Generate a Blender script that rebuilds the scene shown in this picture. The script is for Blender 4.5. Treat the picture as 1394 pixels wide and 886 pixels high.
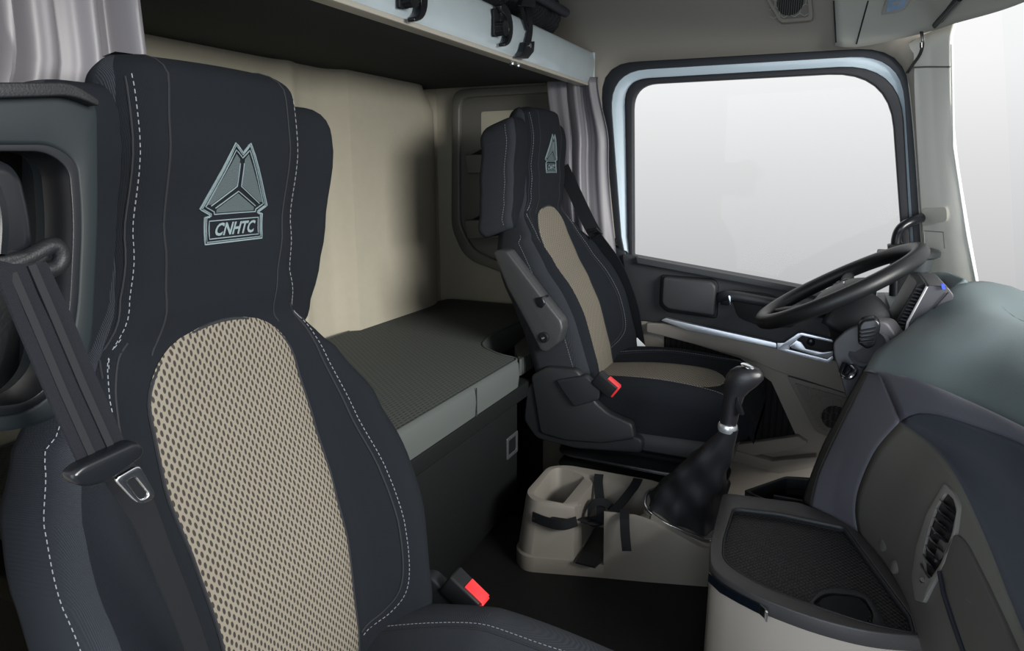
import bpy, math, random
from mathutils import Vector, Matrix, noise
from mathutils.bvhtree import BVHTree
random.seed(4)
C = bpy.context.scene.collection
for o in list(bpy.data.objects): bpy.data.objects.remove(o)
# ---------------------------------------------------------------- camera, sky, lamps, exposure
FPX, PITCH, YAW, CAMZ = 929.0, math.radians(12.9), math.radians(25), 1.28
cam = bpy.data.cameras.new('camera'); cam.sensor_width = 36; cam.lens = 36*FPX/1394; cam.clip_start = .02
co = bpy.data.objects.new('camera', cam); C.objects.link(co)
co.location = (0, 0, CAMZ)
fwd = Vector((math.cos(PITCH)*math.cos(YAW), math.cos(PITCH)*math.sin(YAW), -math.sin(PITCH)))
co.rotation_euler = fwd.to_track_quat('-Z', 'Y').to_euler()
bpy.context.scene.camera = co
vs = bpy.context.scene.view_settings
vs.view_transform = 'Standard'; vs.look = 'None'; vs.gamma = 1; vs.use_curve_mapping = False; vs.exposure = 0.0

world = bpy.data.worlds.new('studio_sky'); bpy.context.scene.world = world; world.use_nodes = True
nt = world.node_tree; nt.nodes.clear()
wo = nt.nodes.new('ShaderNodeOutputWorld'); bg = nt.nodes.new('ShaderNodeBackground')
tc = nt.nodes.new('ShaderNodeTexCoord'); sp = nt.nodes.new('ShaderNodeSeparateXYZ'); cr = nt.nodes.new('ShaderNodeValToRGB')
mr = nt.nodes.new('ShaderNodeMapRange'); mr.inputs[1].default_value = -.26; mr.inputs[2].default_value = .22
nt.links.new(tc.outputs['Generated'], sp.inputs[0]); nt.links.new(sp.outputs['Z'], mr.inputs[0])
nt.links.new(mr.outputs[0], cr.inputs[0]); nt.links.new(cr.outputs[0], bg.inputs[0]); nt.links.new(bg.outputs[0], wo.inputs[0])
el = cr.color_ramp.elements
el[0].position = 0; el[0].color = (.45, .45, .455, 1)
el[1].position = 1; el[1].color = (1.0, 1.0, 1.0, 1)
e = el.new(.2); e.color = (.52, .52, .525, 1)
e = el.new(.55); e.color = (.74, .74, .745, 1)
e = el.new(.8); e.color = (.93, .93, .935, 1)
bg.inputs[1].default_value = 1.0

def area(name, loc, target, sx, sy, power, col=(1, 1, 1)):
    l = bpy.data.lights.new(name, 'AREA'); l.shape = 'RECTANGLE'; l.size = sx; l.size_y = sy; l.energy = power; l.color = col
    o = bpy.data.objects.new(name, l); C.objects.link(o); o.location = loc
    o.rotation_euler = (Vector(target)-Vector(loc)).to_track_quat('-Z', 'Y').to_euler()
    return o
area('studio_softbox_door', (-1.6, .2, .9), (.5, .6, .8), 2.0, 2.0, 48, (.76, .87, 1.0))
area('studio_softbox_windshield', (.1, -2.3, 1.95), (1.3, 1.2, 1.0), 1.4, 1.0, 215, (1.0, .98, .95))

# ---------------------------------------------------------------- helpers
def ray(px, py):
    u = (px-697)/FPX; v = -(py-443)/FPX
    fh = math.cos(PITCH)+v*math.sin(PITCH); z = -math.sin(PITCH)+v*math.cos(PITCH)
    return Vector((fh*math.cos(YAW)+u*math.sin(YAW), fh*math.sin(YAW)-u*math.cos(YAW), z))
CAM = Vector((0, 0, CAMZ))
def atx(px, py, X): d = ray(px, py); return CAM+d*(X/d.x)
def aty(px, py, Y): d = ray(px, py); return CAM+d*(Y/d.y)
def atz(px, py, Z): d = ray(px, py); return CAM+d*((Z-CAMZ)/d.z)

MATS = {}
def mat(name, col, rough=.6, metal=0, bump=0, bscale=200, coat=0, spec=.5, var=0, vscale=6, weave=0):
    if name in MATS: return MATS[name]
    m = bpy.data.materials.new(name); m.use_nodes = True; n = m.node_tree; b = n.nodes['Principled BSDF']
    b.inputs['Base Color'].default_value = (*col, 1); b.inputs['Roughness'].default_value = rough
    b.inputs['Metallic'].default_value = metal; b.inputs['Specular IOR Level'].default_value = spec
    b.inputs['Coat Weight'].default_value = coat
    t = n.nodes.new('ShaderNodeTexCoord')
    if var:
        q = n.nodes.new('ShaderNodeTexNoise'); q.inputs['Scale'].default_value = vscale; q.inputs['Detail'].default_value = 4
        x = n.nodes.new('ShaderNodeMix'); x.data_type = 'RGBA'
        x.inputs[6].default_value = (*[c*(1-var) for c in col], 1); x.inputs[7].default_value = (*[min(1, c*(1+var)) for c in col], 1)
        n.links.new(t.outputs['Object'], q.inputs['Vector']); n.links.new(q.outputs[0], x.inputs[0]); n.links.new(x.outputs[2], b.inputs['Base Color'])
    if bump:
        q = n.nodes.new('ShaderNodeTexNoise'); q.inputs['Scale'].default_value = bscale; q.inputs['Detail'].default_value = 2
        bm = n.nodes.new('ShaderNodeBump'); bm.inputs['Strength'].default_value = bump; bm.inputs['Distance'].default_value = .001
        n.links.new(t.outputs['Object'], q.inputs['Vector']); n.links.new(q.outputs[0], bm.inputs['Height']); n.links.new(bm.outputs[0], b.inputs['Normal'])
    if weave:
        w1 = n.nodes.new('ShaderNodeTexWave'); w1.inputs['Scale'].default_value = weave; w1.bands_direction = 'X'
        w2 = n.nodes.new('ShaderNodeTexWave'); w2.inputs['Scale'].default_value = weave; w2.bands_direction = 'Z'
        a = n.nodes.new('ShaderNodeMath'); a.operation = 'ADD'
        bm = n.nodes.new('ShaderNodeBump'); bm.inputs['Strength'].default_value = .6; bm.inputs['Distance'].default_value = .0012
        for w in (w1, w2): n.links.new(t.outputs['Object'], w.inputs['Vector'])
        n.links.new(w1.outputs[1], a.inputs[0]); n.links.new(w2.outputs[1], a.inputs[1])
        n.links.new(a.outputs[0], bm.inputs['Height']); n.links.new(bm.outputs[0], b.inputs['Normal'])
    MATS[name] = m; return m

def lattice_mat(name, base, hole, sx, sy, rx, ry, coords='UV', rough=.85, depth=.0015, spec=.3):
    """woven cloth / mesh: two staggered lattices of oval openings"""
    m = bpy.data.materials.new(name); m.use_nodes = True; n = m.node_tree; b = n.nodes['Principled BSDF']
    b.inputs['Roughness'].default_value = rough; b.inputs['Specular IOR Level'].default_value = spec
    t = n.nodes.new('ShaderNodeTexCoord'); s = n.nodes.new('ShaderNodeSeparateXYZ'); n.links.new(t.outputs[coords], s.inputs[0])
    def M(op, a, bb=None, c=None):
        x = n.nodes.new('ShaderNodeMath'); x.operation = op
        for i, v in enumerate((a, bb, c)):
            if v is None: continue
            if isinstance(v, (int, float)): x.inputs[i].default_value = v
            else: n.links.new(v, x.inputs[i])
        return x.outputs[0]
    def lat(off):
        u = M('ADD', M('DIVIDE', s.outputs[0], sx), off); v = M('ADD', M('DIVIDE', s.outputs[1], sy), off)
        fu = M('SUBTRACT', M('FRACT', u), .5); fv = M('SUBTRACT', M('FRACT', v), .5)
        return M('ADD', M('POWER', M('ABSOLUTE', M('DIVIDE', fu, rx)), 2.0), M('POWER', M('ABSOLUTE', M('DIVIDE', fv, ry)), 2.0))
    d = M('MINIMUM', lat(0.0), lat(0.5))
    r = n.nodes.new('ShaderNodeMapRange'); r.inputs[1].default_value = .6; r.inputs[2].default_value = 1.3; n.links.new(d, r.inputs[0])
    x = n.nodes.new('ShaderNodeMix'); x.data_type = 'RGBA'; x.inputs[6].default_value = (*hole, 1); x.inputs[7].default_value = (*base, 1)
    n.links.new(r.outputs[0], x.inputs[0]); n.links.new(x.outputs[2], b.inputs['Base Color'])
    bm = n.nodes.new('ShaderNodeBump'); bm.inputs['Strength'].default_value = .9; bm.inputs['Distance'].default_value = depth
    n.links.new(r.outputs[0], bm.inputs['Height']); n.links.new(bm.outputs[0], b.inputs['Normal'])
    return m

# palette
FAB = mat('charcoal_seat_cloth', (.0112, .0135, .0172), .9, weave=450, spec=.12)
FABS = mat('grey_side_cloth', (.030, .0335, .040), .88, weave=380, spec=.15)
LOGO = mat('silver_thread', (.135, .18, .195), .7, bump=.6, bscale=900)
LOGOF = mat('silver_thread_fill', (.045, .062, .068), .8, bump=1, bscale=900)
STI = mat('pale_stitch_thread', (.17, .18, .2), .8)
SEAM = mat('seam_shadow_cord', (.008, .009, .012), .9)
MESH = lattice_mat('taupe_spacer_mesh', (.150, .134, .106), (.022, .02, .018), .0092, .0128, .16, .28)
BLK = mat('black_plastic', (.008, .009, .0105), .5, bump=.25, bscale=700, spec=.25)
GLOSSB = mat('gloss_black_plastic', (.006, .007, .009), .28, spec=.35)
TRIMG = mat('warm_grey_rim', (.055, .053, .054), .42, bump=.35, bscale=800)
DGR = mat('dark_grey_plastic', (.025, .028, .031), .5, bump=.35, bscale=900)
SHELL = mat('seat_shell_plastic', (.014, .016, .019), .5, bump=.3, bscale=900, spec=.35)
RUB = mat('black_rubber', (.010, .011, .012), .32, bump=.2, bscale=400)
WEB = mat('belt_webbing', (.012, .013, .017), .7, weave=600, spec=.18)
WEBE = mat('belt_webbing_edge', (.008, .009, .011), .7, spec=.2)
CHR = mat('chrome', (.75, .77, .8), .18, 1)
SILV = mat('satin_silver', (.62, .65, .69), .32, .75)
RED = mat('red_button', (.62, .03, .035), .35)
BEIGE = mat('beige_wall_cloth', (.36, .335, .265), .9, bump=.7, bscale=500, var=.05, vscale=40)
TAUPE = mat('taupe_plastic', (.26, .235, .205), .6, bump=.35, bscale=800)
HEAD = mat('taupe_headliner', (.22, .205, .175), .85, bump=.5, bscale=700)
PILL = mat('pale_pillar_plastic', (.80, .79, .72), .6, bump=.2, bscale=600)
CREAM = mat('cream_plastic', (.42, .38, .33), .5, bump=.2, bscale=700)
CONS = mat('console_taupe_plastic', (.20, .185, .16), .55, bump=.3, bscale=700)
DOORD = mat('charcoal_door_trim', (.022, .024, .027), .6, bump=.5, bscale=800)
DASHT = mat('soft_dash_pad', (.115, .150, .160), .6, bump=.4, bscale=600)
DASHS = mat('slate_dash_side', (.10, .103, .125), .55, bump=.35, bscale=700)
DASHF = mat('grey_dash_face', (.095, .095, .085), .55, bump=.35, bscale=700)
PAINT = mat('pale_blue_paint', (.50, .60, .66), .3, coat=.3)
RAILM = mat('scuffed_blue_grey_rail', (.41, .48, .51), .28, bump=.15, bscale=30, coat=.3, var=.12, vscale=14)
BUNKF = mat('dark_bunk_lining', (.030, .034, .034), .95, bump=.8, bscale=300, spec=.2)
CURT = mat('grey_curtain_satin', (.135, .13, .142), .45, weave=0)
CURT.node_tree.nodes['Principled BSDF'].inputs['Sheen Weight'].default_value = .05
MATT = lattice_mat('grey_quilted_ticking', (.06, .067, .063), (.032, .037, .036), .016, .020, .3, .12, 'Object', .8, .0012)
MATTS = mat('grey_mattress_side', (.058, .067, .064), .75, bump=.3, bscale=250)
NICHE = mat('grey_green_niche_plastic', (.11, .107, .095), .5, bump=.2, bscale=700)
BOXM = mat('black_grained_lining', (.0045, .0052, .0056), .7, bump=1, bscale=350, spec=.2)
FLOORM = mat('black_ribbed_rubber', (.008, .008, .008), .6, bump=.5, bscale=200, spec=.3)
WHITE = mat('white_tag_paper', (.75, .78, .8), .7, bump=.5, bscale=60)
GRIP = lattice_mat('rubber_honeycomb_mat', (.050, .050, .052), (.010, .010, .010), .012, .010, .33, .33, 'Object', .55, .0015, .5)

def glass_mat(name, tint):
    m = bpy.data.materials.new(name); m.use_nodes = True; n = m.node_tree; n.nodes.clear()
    o = n.nodes.new('ShaderNodeOutputMaterial'); a = n.nodes.new('ShaderNodeBsdfTransparent'); g = n.nodes.new('ShaderNodeBsdfGlossy')
    g.inputs['Roughness'].default_value = .02; a.inputs[0].default_value = (*tint, 1)
    f = n.nodes.new('ShaderNodeValue'); f.outputs[0].default_value = .004; x = n.nodes.new('ShaderNodeMixShader')
    n.links.new(f.outputs[0], x.inputs[0]); n.links.new(a.outputs[0], x.inputs[1]); n.links.new(g.outputs[0], x.inputs[2]); n.links.new(x.outputs[0], o.inputs[0])
    return m
GLASS = glass_mat('clear_glass', (.985, .99, .99))

def origin(o):
    v = Vector((0, 0, 0))
    while o is not None: v += o.location; o = o.parent
    return v
def obj(name, vf, m, parent=None, smooth=True, bevel=0, sub=0, local=False, thick=0, uv=None, angle=40, toff=-1):
    verts, faces = vf
    if parent is not None and not local:
        og = origin(parent); verts = [Vector(v)-og for v in verts]
    me = bpy.data.meshes.new(name); me.from_pydata([tuple(v) for v in verts], [], faces); me.validate(); me.update()
    if uv is not None:
        l = me.uv_layers.new(name='UVMap')
        for p in me.polygons:
            for li in p.loop_indices: l.data[li].uv = uv[me.loops[li].vertex_index]
    o = bpy.data.objects.new(name, me); C.objects.link(o); me.materials.append(m)
    if parent is not None: o.parent = parent
    if thick:
        s = o.modifiers.new('s', 'SOLIDIFY'); s.thickness = thick; s.offset = toff
    if bevel:
        b = o.modifiers.new('b', 'BEVEL'); b.width = bevel; b.segments = 3; b.limit_method = 'ANGLE'; b.angle_limit = math.radians(30)
        b.harden_normals = False
    if sub:
        s = o.modifiers.new('u', 'SUBSURF'); s.levels = sub; s.render_levels = sub
    if smooth:
        for p in me.polygons: p.use_smooth = True
        if not sub:
            me.set_sharp_from_angle(angle=math.radians(angle)) if not bevel else None
    return o
def root(name, label, cat, loc, group=None, rotz=0):
    o = bpy.data.objects.new(name, None); C.objects.link(o); o.location = loc; o.rotation_euler = (0, 0, rotz)
    o.empty_display_size = .05; o['label'] = label; o['category'] = cat
    if group: o['group'] = group
    return o
def tag(o, label, cat, group=None):
    o['label'] = label; o['category'] = cat
    if group: o['group'] = group
    return o
def struct(o): o['kind'] = 'structure'; return o

def join(*vfs):
    V, F = [], []
    for v, f in vfs:
        k = len(V); V += [Vector(a) for a in v]; F += [[i+k for i in q] for q in f]
    return V, F
def box(x0, x1, y0, y1, z0, z1):
    v = [(x, y, z) for x in (x0, x1) for y in (y0, y1) for z in (z0, z1)]
    return [Vector(a) for a in v], [[0, 1, 3, 2], [4, 6, 7, 5], [0, 4, 5, 1], [2, 3, 7, 6], [0, 2, 6, 4], [1, 5, 7, 3]]
def crom(P, n=6, closed=False):
    P = [Vector(p) for p in P]; N = len(P); out = []
    for i in range(N if closed else N-1):
        g = (lambda k: P[k % N]) if closed else (lambda k: P[max(0, min(N-1, k))])
        a, b, c, d = g(i-1), g(i), g(i+1), g(i+2)
        for k in range(n):
            t = k/n; out.append(.5*((2*b)+(c-a)*t+(2*a-5*b+4*c-d)*t*t+(3*b-a-3*c+d)*t**3))
    if not closed: out.append(P[-1].copy())
    return out
def resample(P, n, closed=False):
    P = [Vector(p) for p in P]
    if closed: P = P+[P[0]]
    L = [0]
    for a, b in zip(P, P[1:]): L.append(L[-1]+(b-a).length)
    out = []; k = 0; m = n if closed else n-1
    for i in range(n):
        s = L[-1]*i/m
        while k < len(P)-2 and L[k+1] < s: k += 1
        d = L[k+1]-L[k]; out.append(P[k].lerp(P[k+1], (s-L[k])/d if d else 0))
    return out
def prism(P, ext):
    """planar outline P, pushed back along ext"""
    n = len(P); ext = Vector(ext)
    V = [Vector(p) for p in P]+[Vector(p)+ext for p in P]
    F = [list(range(n)), list(range(2*n-1, n-1, -1))]+[[i, i+n, (i+1) % n+n, (i+1) % n] for i in range(n)]
    return V, F
def ring(Po, Pi, ext):
    """frame between two outlines with the same point count"""
    n = len(Po); ext = Vector(ext)
    V = [Vector(p) for p in Po]+[Vector(p) for p in Pi]+[Vector(p)+ext for p in Po]+[Vector(p)+ext for p in Pi]
    F = []
    for i in range(n):
        j = (i+1) % n
        F += [[i, j, j+n, i+n], [i+2*n, i+3*n, j+3*n, j+2*n], [i, i+2*n, j+2*n, j], [i+n, j+n, j+3*n, i+3*n]]
    return V, F
def tube(P, r, seg=10, closed=False, up=None, flat=1.0):
    P = [Vector(p) for p in P]; n = len(P); V, F = [], []; nrm = None
    for i, p in enumerate(P):
        a = P[(i-1) % n] if closed or i else P[0]; b = P[(i+1) % n] if closed or i < n-1 else P[-1]
        t = (b-a).normalized()
        if nrm is None:
            nrm = Vector(up) if up else (Vector((0, 0, 1)) if abs(t.z) < .9 else Vector((1, 0, 0)))
        nrm = (nrm-t*nrm.dot(t)).normalized(); bi = t.cross(nrm); rr = r[i] if isinstance(r, (list, tuple)) else r
        for k in range(seg):
            th = 2*math.pi*k/seg; V.append(p+nrm*math.cos(th)*rr*flat+bi*math.sin(th)*rr)
    for i in range(n if closed else n-1):
        j = (i+1) % n
        for k in range(seg):
            l = (k+1) % seg; F.append([i*seg+k, i*seg+l, j*seg+l, j*seg+k])
    if not closed: F += [list(range(seg-1, -1, -1)), list(range((n-1)*seg, n*seg))]
    return V, F
def band(P, W, w, th=.0015):
    """webbing: path P, width direction W (vector or list), width w"""
    P = [Vector(p) for p in P]; n = len(P); V, F = [], []
    for i, p in enumerate(P):
        t = (P[min(n-1, i+1)]-P[max(0, i-1)]).normalized(); wd = Vector(W[i] if isinstance(W, list) else W)
        wd = (wd-t*wd.dot(t)).normalized(); nn = t.cross(wd).normalized()*th/2; h = wd*w/2
        V += [p-h-nn, p+h-nn, p+h+nn, p-h+nn]
    for i in range(n-1):
        for k in range(4):
            l = (k+1) % 4; F.append([i*4+k, i*4+l, i*4+4+l, i*4+4+k])
    F += [[3, 2, 1, 0], [n*4-4, n*4-3, n*4-2, n*4-1]]
    return V, F
def lathe(prof, c, axis, seg=24, cap=True):
    axis = Vector(axis).normalized(); a = axis.orthogonal().normalized(); b = axis.cross(a); c = Vector(c); V, F = [], []
    for r, h in prof:
        for k in range(seg):
            th = 2*math.pi*k/seg; V.append(c+axis*h+(a*math.cos(th)+b*math.sin(th))*r)
    for i in range(len(prof)-1):
        for k in range(seg):
            l = (k+1) % seg; F.append([i*seg+k, i*seg+l, (i+1)*seg+l, (i+1)*seg+k])
    if cap: F += [list(range(seg-1, -1, -1)), list(range((len(prof)-1)*seg, len(prof)*seg))]
    return V, F
def loft(rings, caps=True):
    n = len(rings[0]); V = [Vector(p) for r in rings for p in r]; F = []
    for i in range(len(rings)-1):
        for k in range(n):
            l = (k+1) % n; F.append([i*n+k, i*n+l, (i+1)*n+l, (i+1)*n+k])
    if caps: F += [list(range(n-1, -1, -1)), list(range((len(rings)-1)*n, len(rings)*n))]
    return V, F
def grid(fn, nu, nv, uvf=None):
    V = [Vector(fn(i/(nu-1), j/(nv-1))) for i in range(nu) for j in range(nv)]
    F = [[i*nv+j, (i+1)*nv+j, (i+1)*nv+j+1, i*nv+j+1] for i in range(nu-1) for j in range(nv-1)]
    return V, F
def coons(T, B, L, R, nu=24, nv=24, bulge=None):
    """surface between four edges; T,B run left to right, L,R top to bottom"""
    T = resample(T, nu); B = resample(B, nu); L = resample(L, nv); R = resample(R, nv)
    V = []
    for i in range(nu):
        u = i/(nu-1)
        for j in range(nv):
            v = j/(nv-1)
            p = T[i]*(1-v)+B[i]*v+L[j]*(1-u)+R[j]*u-(T[0]*(1-u)*(1-v)+T[-1]*u*(1-v)+B[0]*(1-u)*v+B[-1]*u*v)
            if bulge: p = p+Vector(bulge)*(16*u*(1-u)*v*(1-v))
            V.append(p)
    F = [[i*nv+j, (i+1)*nv+j, (i+1)*nv+j+1, i*nv+j+1] for i in range(nu-1) for j in range(nv-1)]
    return V, F
def bvh(vf): return (BVHTree.FromPolygons([tuple(v) for v in vf[0]], vf[1]), [Vector(v) for v in vf[0]])
def hit(tree, px, py, off=.0):
    d = ray(px, py).normalized(); p, n, i, t = tree[0].ray_cast(CAM, d)
    if p is None:        # just past the edge: continue at the depth of the nearest point of the surface
        q = min(tree[1], key=lambda v: (v-CAM-d*((v-CAM).dot(d))).length); p = CAM+d*((q-CAM).dot(d)); return p-d*off
    if n.dot(d) > 0: n = -n
    return p+n*off
def rrect(c, a, b, hw, hh, r, n=5):
    """rounded rectangle outline around c spanned by unit vectors a,b"""
    c, a, b = Vector(c), Vector(a), Vector(b); out = []
    for sx, sy, s in ((1, 1, 0), (-1, 1, 1), (-1, -1, 2), (1, -1, 3)):
        for k in range(n+1):
            th = math.pi/2*(s+k/n); out.append(c+a*(sx*(hw-r)+r*math.cos(th))+b*(sy*(hh-r)+r*math.sin(th)))
    return out
def rounded(P, r, n=5):
    """round the corners of a closed polygon; r number or list"""
    P = [Vector(p) for p in P]; N = len(P); out = []
    for i in range(N):
        a, b, c = P[i-1], P[i], P[(i+1) % N]; rr = r[i] if isinstance(r, list) else r
        u = (a-b); v = (c-b); d = min(rr, u.length*.48, v.length*.48); p = b+u.normalized()*d; q = b+v.normalized()*d
        for k in range(n+1):
            t = k/n; out.append(p*(1-t)**2+b*2*t*(1-t)+q*t*t)
    return out
def stitches(P, dash=.0042, gap=.0028, r=.0006):
    P = [Vector(p) for p in P]; vs_ = []
    L = sum((b-a).length for a, b in zip(P, P[1:])); n = max(2, int(L/(dash+gap))); Q = resample(P, 2*n+1)
    for i in range(n): vs_.append(tube([Q[2*i], Q[2*i].lerp(Q[2*i+1], 1.15)], r, 5))
    return join(*vs_)
def smooth01(t): t = max(0, min(1, t)); return t*t*(3-2*t)
def interp(tab, x):
    if x <= tab[0][0]: return tab[0][1]
    for (a, p), (b, q) in zip(tab, tab[1:]):
        if x <= b: return p+(q-p)*smooth01((x-a)/(b-a))*.5+(q-p)*(x-a)/(b-a)*.5
    return tab[-1][1]
# ================================================================ SETTING
X0, X1, YB, YF = .17, 2.36, 1.42, -.62
# floor with its raised engine tunnel
prof = [(X0, .02), (.93, .02), (.98, .30), (1.64, .30), (1.70, .0), (X1, .0), (X1, -.06), (X0, -.06)]
def floor_vf():
    n = len(prof); V = [Vector((x, y, z)) for y in (YF-.3, YB) for x, z in prof]
    return V, [[i, (i+1) % n, (i+1) % n+n, i+n] for i in range(n)]+[list(range(n))[::-1], list(range(n, 2*n))]
obj('pillar_foot', prism([Vector((X1-.045, y, z)) for y, z in ((.70, 1.02), (.645, 1.0), (.60, .9), (.56, .80), (.56, .1), (.72, .1))], (.05, 0, 0)), mat('pillar_foot_black', (.010, .011, .013), .5), None, bevel=.004)
struct(bpy.data.objects['pillar_foot']); bpy.data.objects['pillar_foot'].name = 'trim_5'
struct(obj('floor', floor_vf(), FLOORM, smooth=False))
struct(obj('ceiling', box(X0, X1, YF, YB, 2.08, 2.12), HEAD, smooth=False))
# back wall with its padded panel
wb = struct(obj('wall_back', box(X0-.04, X1+.04, YB, YB+.04, -.05, 2.1), BEIGE, smooth=False))
def backpanel(u, v):
    x = .45+u*(2.31-.45); z = .72+v*(1.60-.72)
    e = max(0, min(1, (2.32-x)/.19)); e2 = min(1, (x-.45)/.05); y = YB-.004-.075*math.sin(math.pi/2*e)**.8*min(1, e2)
    # shallow upright channels of the moulded pad
    y += .05*smooth01((1.72-x)/.05)+.012*math.exp(-((x-1.70)/.012)**2)-.02*math.exp(-((x-1.52)/.03)**2)
    if v > .86 and x > 2.1: y += .05*smooth01((v-.86)/.14)*smooth01((x-2.1)/.15)
    return (x, y, z)
pn = obj('padded_panel', grid(backpanel, 90, 24), BEIGE, wb, thick=.004)
# driver side wall: everything around the door opening
wl = struct(obj('wall_left', box(X1, X1+.04, .66, YB, -.05, 2.1), BEIGE, smooth=False))
obj('cab_side_lower', box(X1, X1+.04, YF, .66, -.05, .2), TAUPE, wl, smooth=False)

XD = 2.33
def dp(px, py, X=XD): return atx(px, py, X)
# door opening outlines (clockwise from lower left), all on the inner skin of the cab
A_o = [(846, 352), (838, 322), (815, 86), (1236, 62), (1256, 345), (1262, 470)]
A_i = [(851, 352), (845, 322), (828, 97), (1228, 73), (1245, 345), (1251, 470)]
B_i = [(857, 352), (854, 322), (850, 108), (1226, 86), (1240, 345), (1246, 470)]
C_i = [(862, 347), (862, 322), (861, 115), (1211, 96), (1229, 345), (1224, 416)]
rad = [.005, .005, .13, .13, .01, .01]
rad2 = [.005, .005, .08, .16, .01, .01]
def outl(P, X, r=rad): return rounded([dp(x, y, X) for x, y in P], r, 8)
# headliner side above and around the door, following the seal
def header_side():
    top = [dp(x, y, XD+.005) for x, y in ((700, -60), (900, -70), (1100, -80), (1260, -90))]
    ao = outl(A_o, XD+.005)
    return top
seal = struct(obj('trim_1', ring(outl(A_o, XD-.006), outl(A_i, XD-.006), (.012, 0, 0)), mat('door_seal_rubber', (.011, .013, .017), .5, spec=.35), bevel=.004))
door = root('door_1', 'x', 'x', (XD, .3, .3)); del door['label']; del door['category']; struct(door)
obj('door_frame', ring(outl(A_i, XD+.004), outl(B_i, XD+.012, rad2), (.03, 0, 0)), PAINT, door, bevel=.003)
obj('window_seal', ring(outl(B_i, XD+.002, rad2), outl(C_i, XD+.002, rad2), (.03, 0, 0)), mat('window_seal_rubber', (.012, .013, .017), .55, bump=.6, bscale=500), door, bevel=.004)
win = struct(obj('window_1', prism(outl(C_i, XD+.02, rad2), (.004, 0, 0)), GLASS, smooth=False))
# wall skin over the door
sk_o = [dp(x, y) for x, y in ((640, 352), (640, 200), (640, -120), (1300, -160), (1300, -20), (1262, 30))]
def skin():
    inner = outl(A_o, XD+.002)[:]
    n = 9
    # use only the upper arch of the opening: from left foot to right shoulder
    arch = inner[n*1:n*4+5]
    m = len(arch); arch = resample(arch, 60)
    outer = resample([Vector((XD, arch[0].y+.035, arch[0].z)), Vector((XD, arch[0].y+.10, 1.5)), Vector((XD, .98, 1.60)), Vector((XD-.02, .98, 1.80)), Vector((XD-.10, .98, 2.08)), Vector((XD-.10, -.30, 2.08)), Vector((XD-.02, -.22, 1.80)), Vector((XD, -.21, 1.6)), Vector((XD, arch[-1].y-.02, arch[-1].z))], 60)
    V = []; k = 8
    for a, b in zip(arch, outer):
        for j in range(k+1): V.append(a.lerp(b, j/k))
    F = [[i*(k+1)+j, (i+1)*(k+1)+j, (i+1)*(k+1)+j+1, i*(k+1)+j+1] for i in range(59) for j in range(k)]
    return V, F
skv = skin(); SKT = bvh(skv)
struct(obj('trim_2', skv, HEAD, thick=.02, toff=1))
# upper wall band between bunk and ceiling on the driver side
struct(obj('trim_3', coons([(XD-.10, 1.4, 2.08), (XD-.10, .6, 2.08)], [(XD-.004, 1.4, 1.60), (XD-.004, .6, 1.63)], [(XD-.10, 1.4, 2.08), (XD-.03, 1.4, 1.85), (XD-.004, 1.4, 1.60)], [(XD-.10, .6, 2.08), (XD-.03, .6, 1.85), (XD-.004, .6, 1.63)]), HEAD, thick=.01, toff=1))
# A pillar cover
def P_(l): return [atx(x, y, X) for x, y, X in l]
pil = coons(P_([(1205, 66, 2.33), (1232, 62, 2.31), (1262, 45, 2.27), (1300, 30, 2.20)]), P_([(1258, 480, 2.33), (1285, 470, 2.30), (1345, 460, 2.22)]),
            crom(P_([(1205, 66, 2.33), (1226, 85, 2.33), (1240, 170, 2.33), (1252, 340, 2.33), (1258, 480, 2.33)]), 8), crom(P_([(1300, 30, 2.20), (1294, 55, 2.20), (1298, 180, 2.20), (1318, 310, 2.20), (1345, 460, 2.22)]), 8), bulge=(-.02, .01, 0))
pi_ = struct(obj('trim_4', pil, PILL, thick=.006, toff=1))
PIL = bvh(pil)
obj('pillar_edge_bead', tube([hit(PIL, x, y, .002) for x, y in ((1296, 60), (1299, 200), (1317, 320), (1336, 415))], .0025, 8), mat('white_bead', (.7, .72, .7), .5), pi_)
obj('pillar_joint', tube([hit(PIL, x, y, .001) for x, y in ((1238, 92), (1262, 91), (1294, 91))], .0022, 6), mat('pillar_joint_shadow', (.16, .155, .14), .8), pi_)
pad = obj('pillar_cap', prism(rounded([hit(PIL, x, y, .006) for x, y in ((1258, 283), (1291, 281), (1292, 300), (1258, 308))], .012), (.006, 0, 0)), mat('ivory_cap', (.60, .585, .52), .5), pi_, bevel=.002)
# windshield pane
ws = [Vector((2.30, -.50, .85)), Vector((2.30, -.33, 1.80)), Vector((.2, -.43, 1.80)), Vector((.2, -.60, .85))]
struct(obj('window_2', prism(ws, (0, -.006, 0)), GLASS, smooth=False))
# overhead cabinet along the windscreen
OZ = 1.66
oc = root('overhead_console', 'taupe overhead console above the windscreen with a small lamp', 'overhead console', (2.0, -.2, 1.7))
o1 = coons(P_([(1133, -60, 2.24), (1200, -60, 2.2)])+[Vector((1.9, -.16, 1.84)), Vector((1.5, -.20, 1.86)), Vector((1.0, -.22, 1.87)), Vector((X0, -.22, 1.87))], crom(P_([(1137, 62, 2.265), (1170, 64, 2.26), (1262, 44, 2.20), (1300, 32, 2.11), (1394, 3, 1.92)])+[Vector((1.6, -.41, 1.65)), Vector((1.0, -.43, 1.67)), Vector((X0, -.43, 1.67))], 6),
           P_([(1133, -60, 2.24), (1134, 0, 2.25), (1137, 62, 2.265)]), [Vector((X0, -.22, 1.87)), Vector((X0, -.43, 1.67))], 90, 12, (0, .02, -.01))
obj('console_shell', o1, mat('headliner_console', (.34, .34, .30), .7, bump=.4, bscale=700), oc, thick=.02, toff=1)
O1 = bvh(o1)
obj('panel_gap', join(tube([hit(O1, x, y, .001) for x, y in ((1182, 1), (1174, 30), (1166, 60))], .0022, 6)), SEAM, oc)
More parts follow.
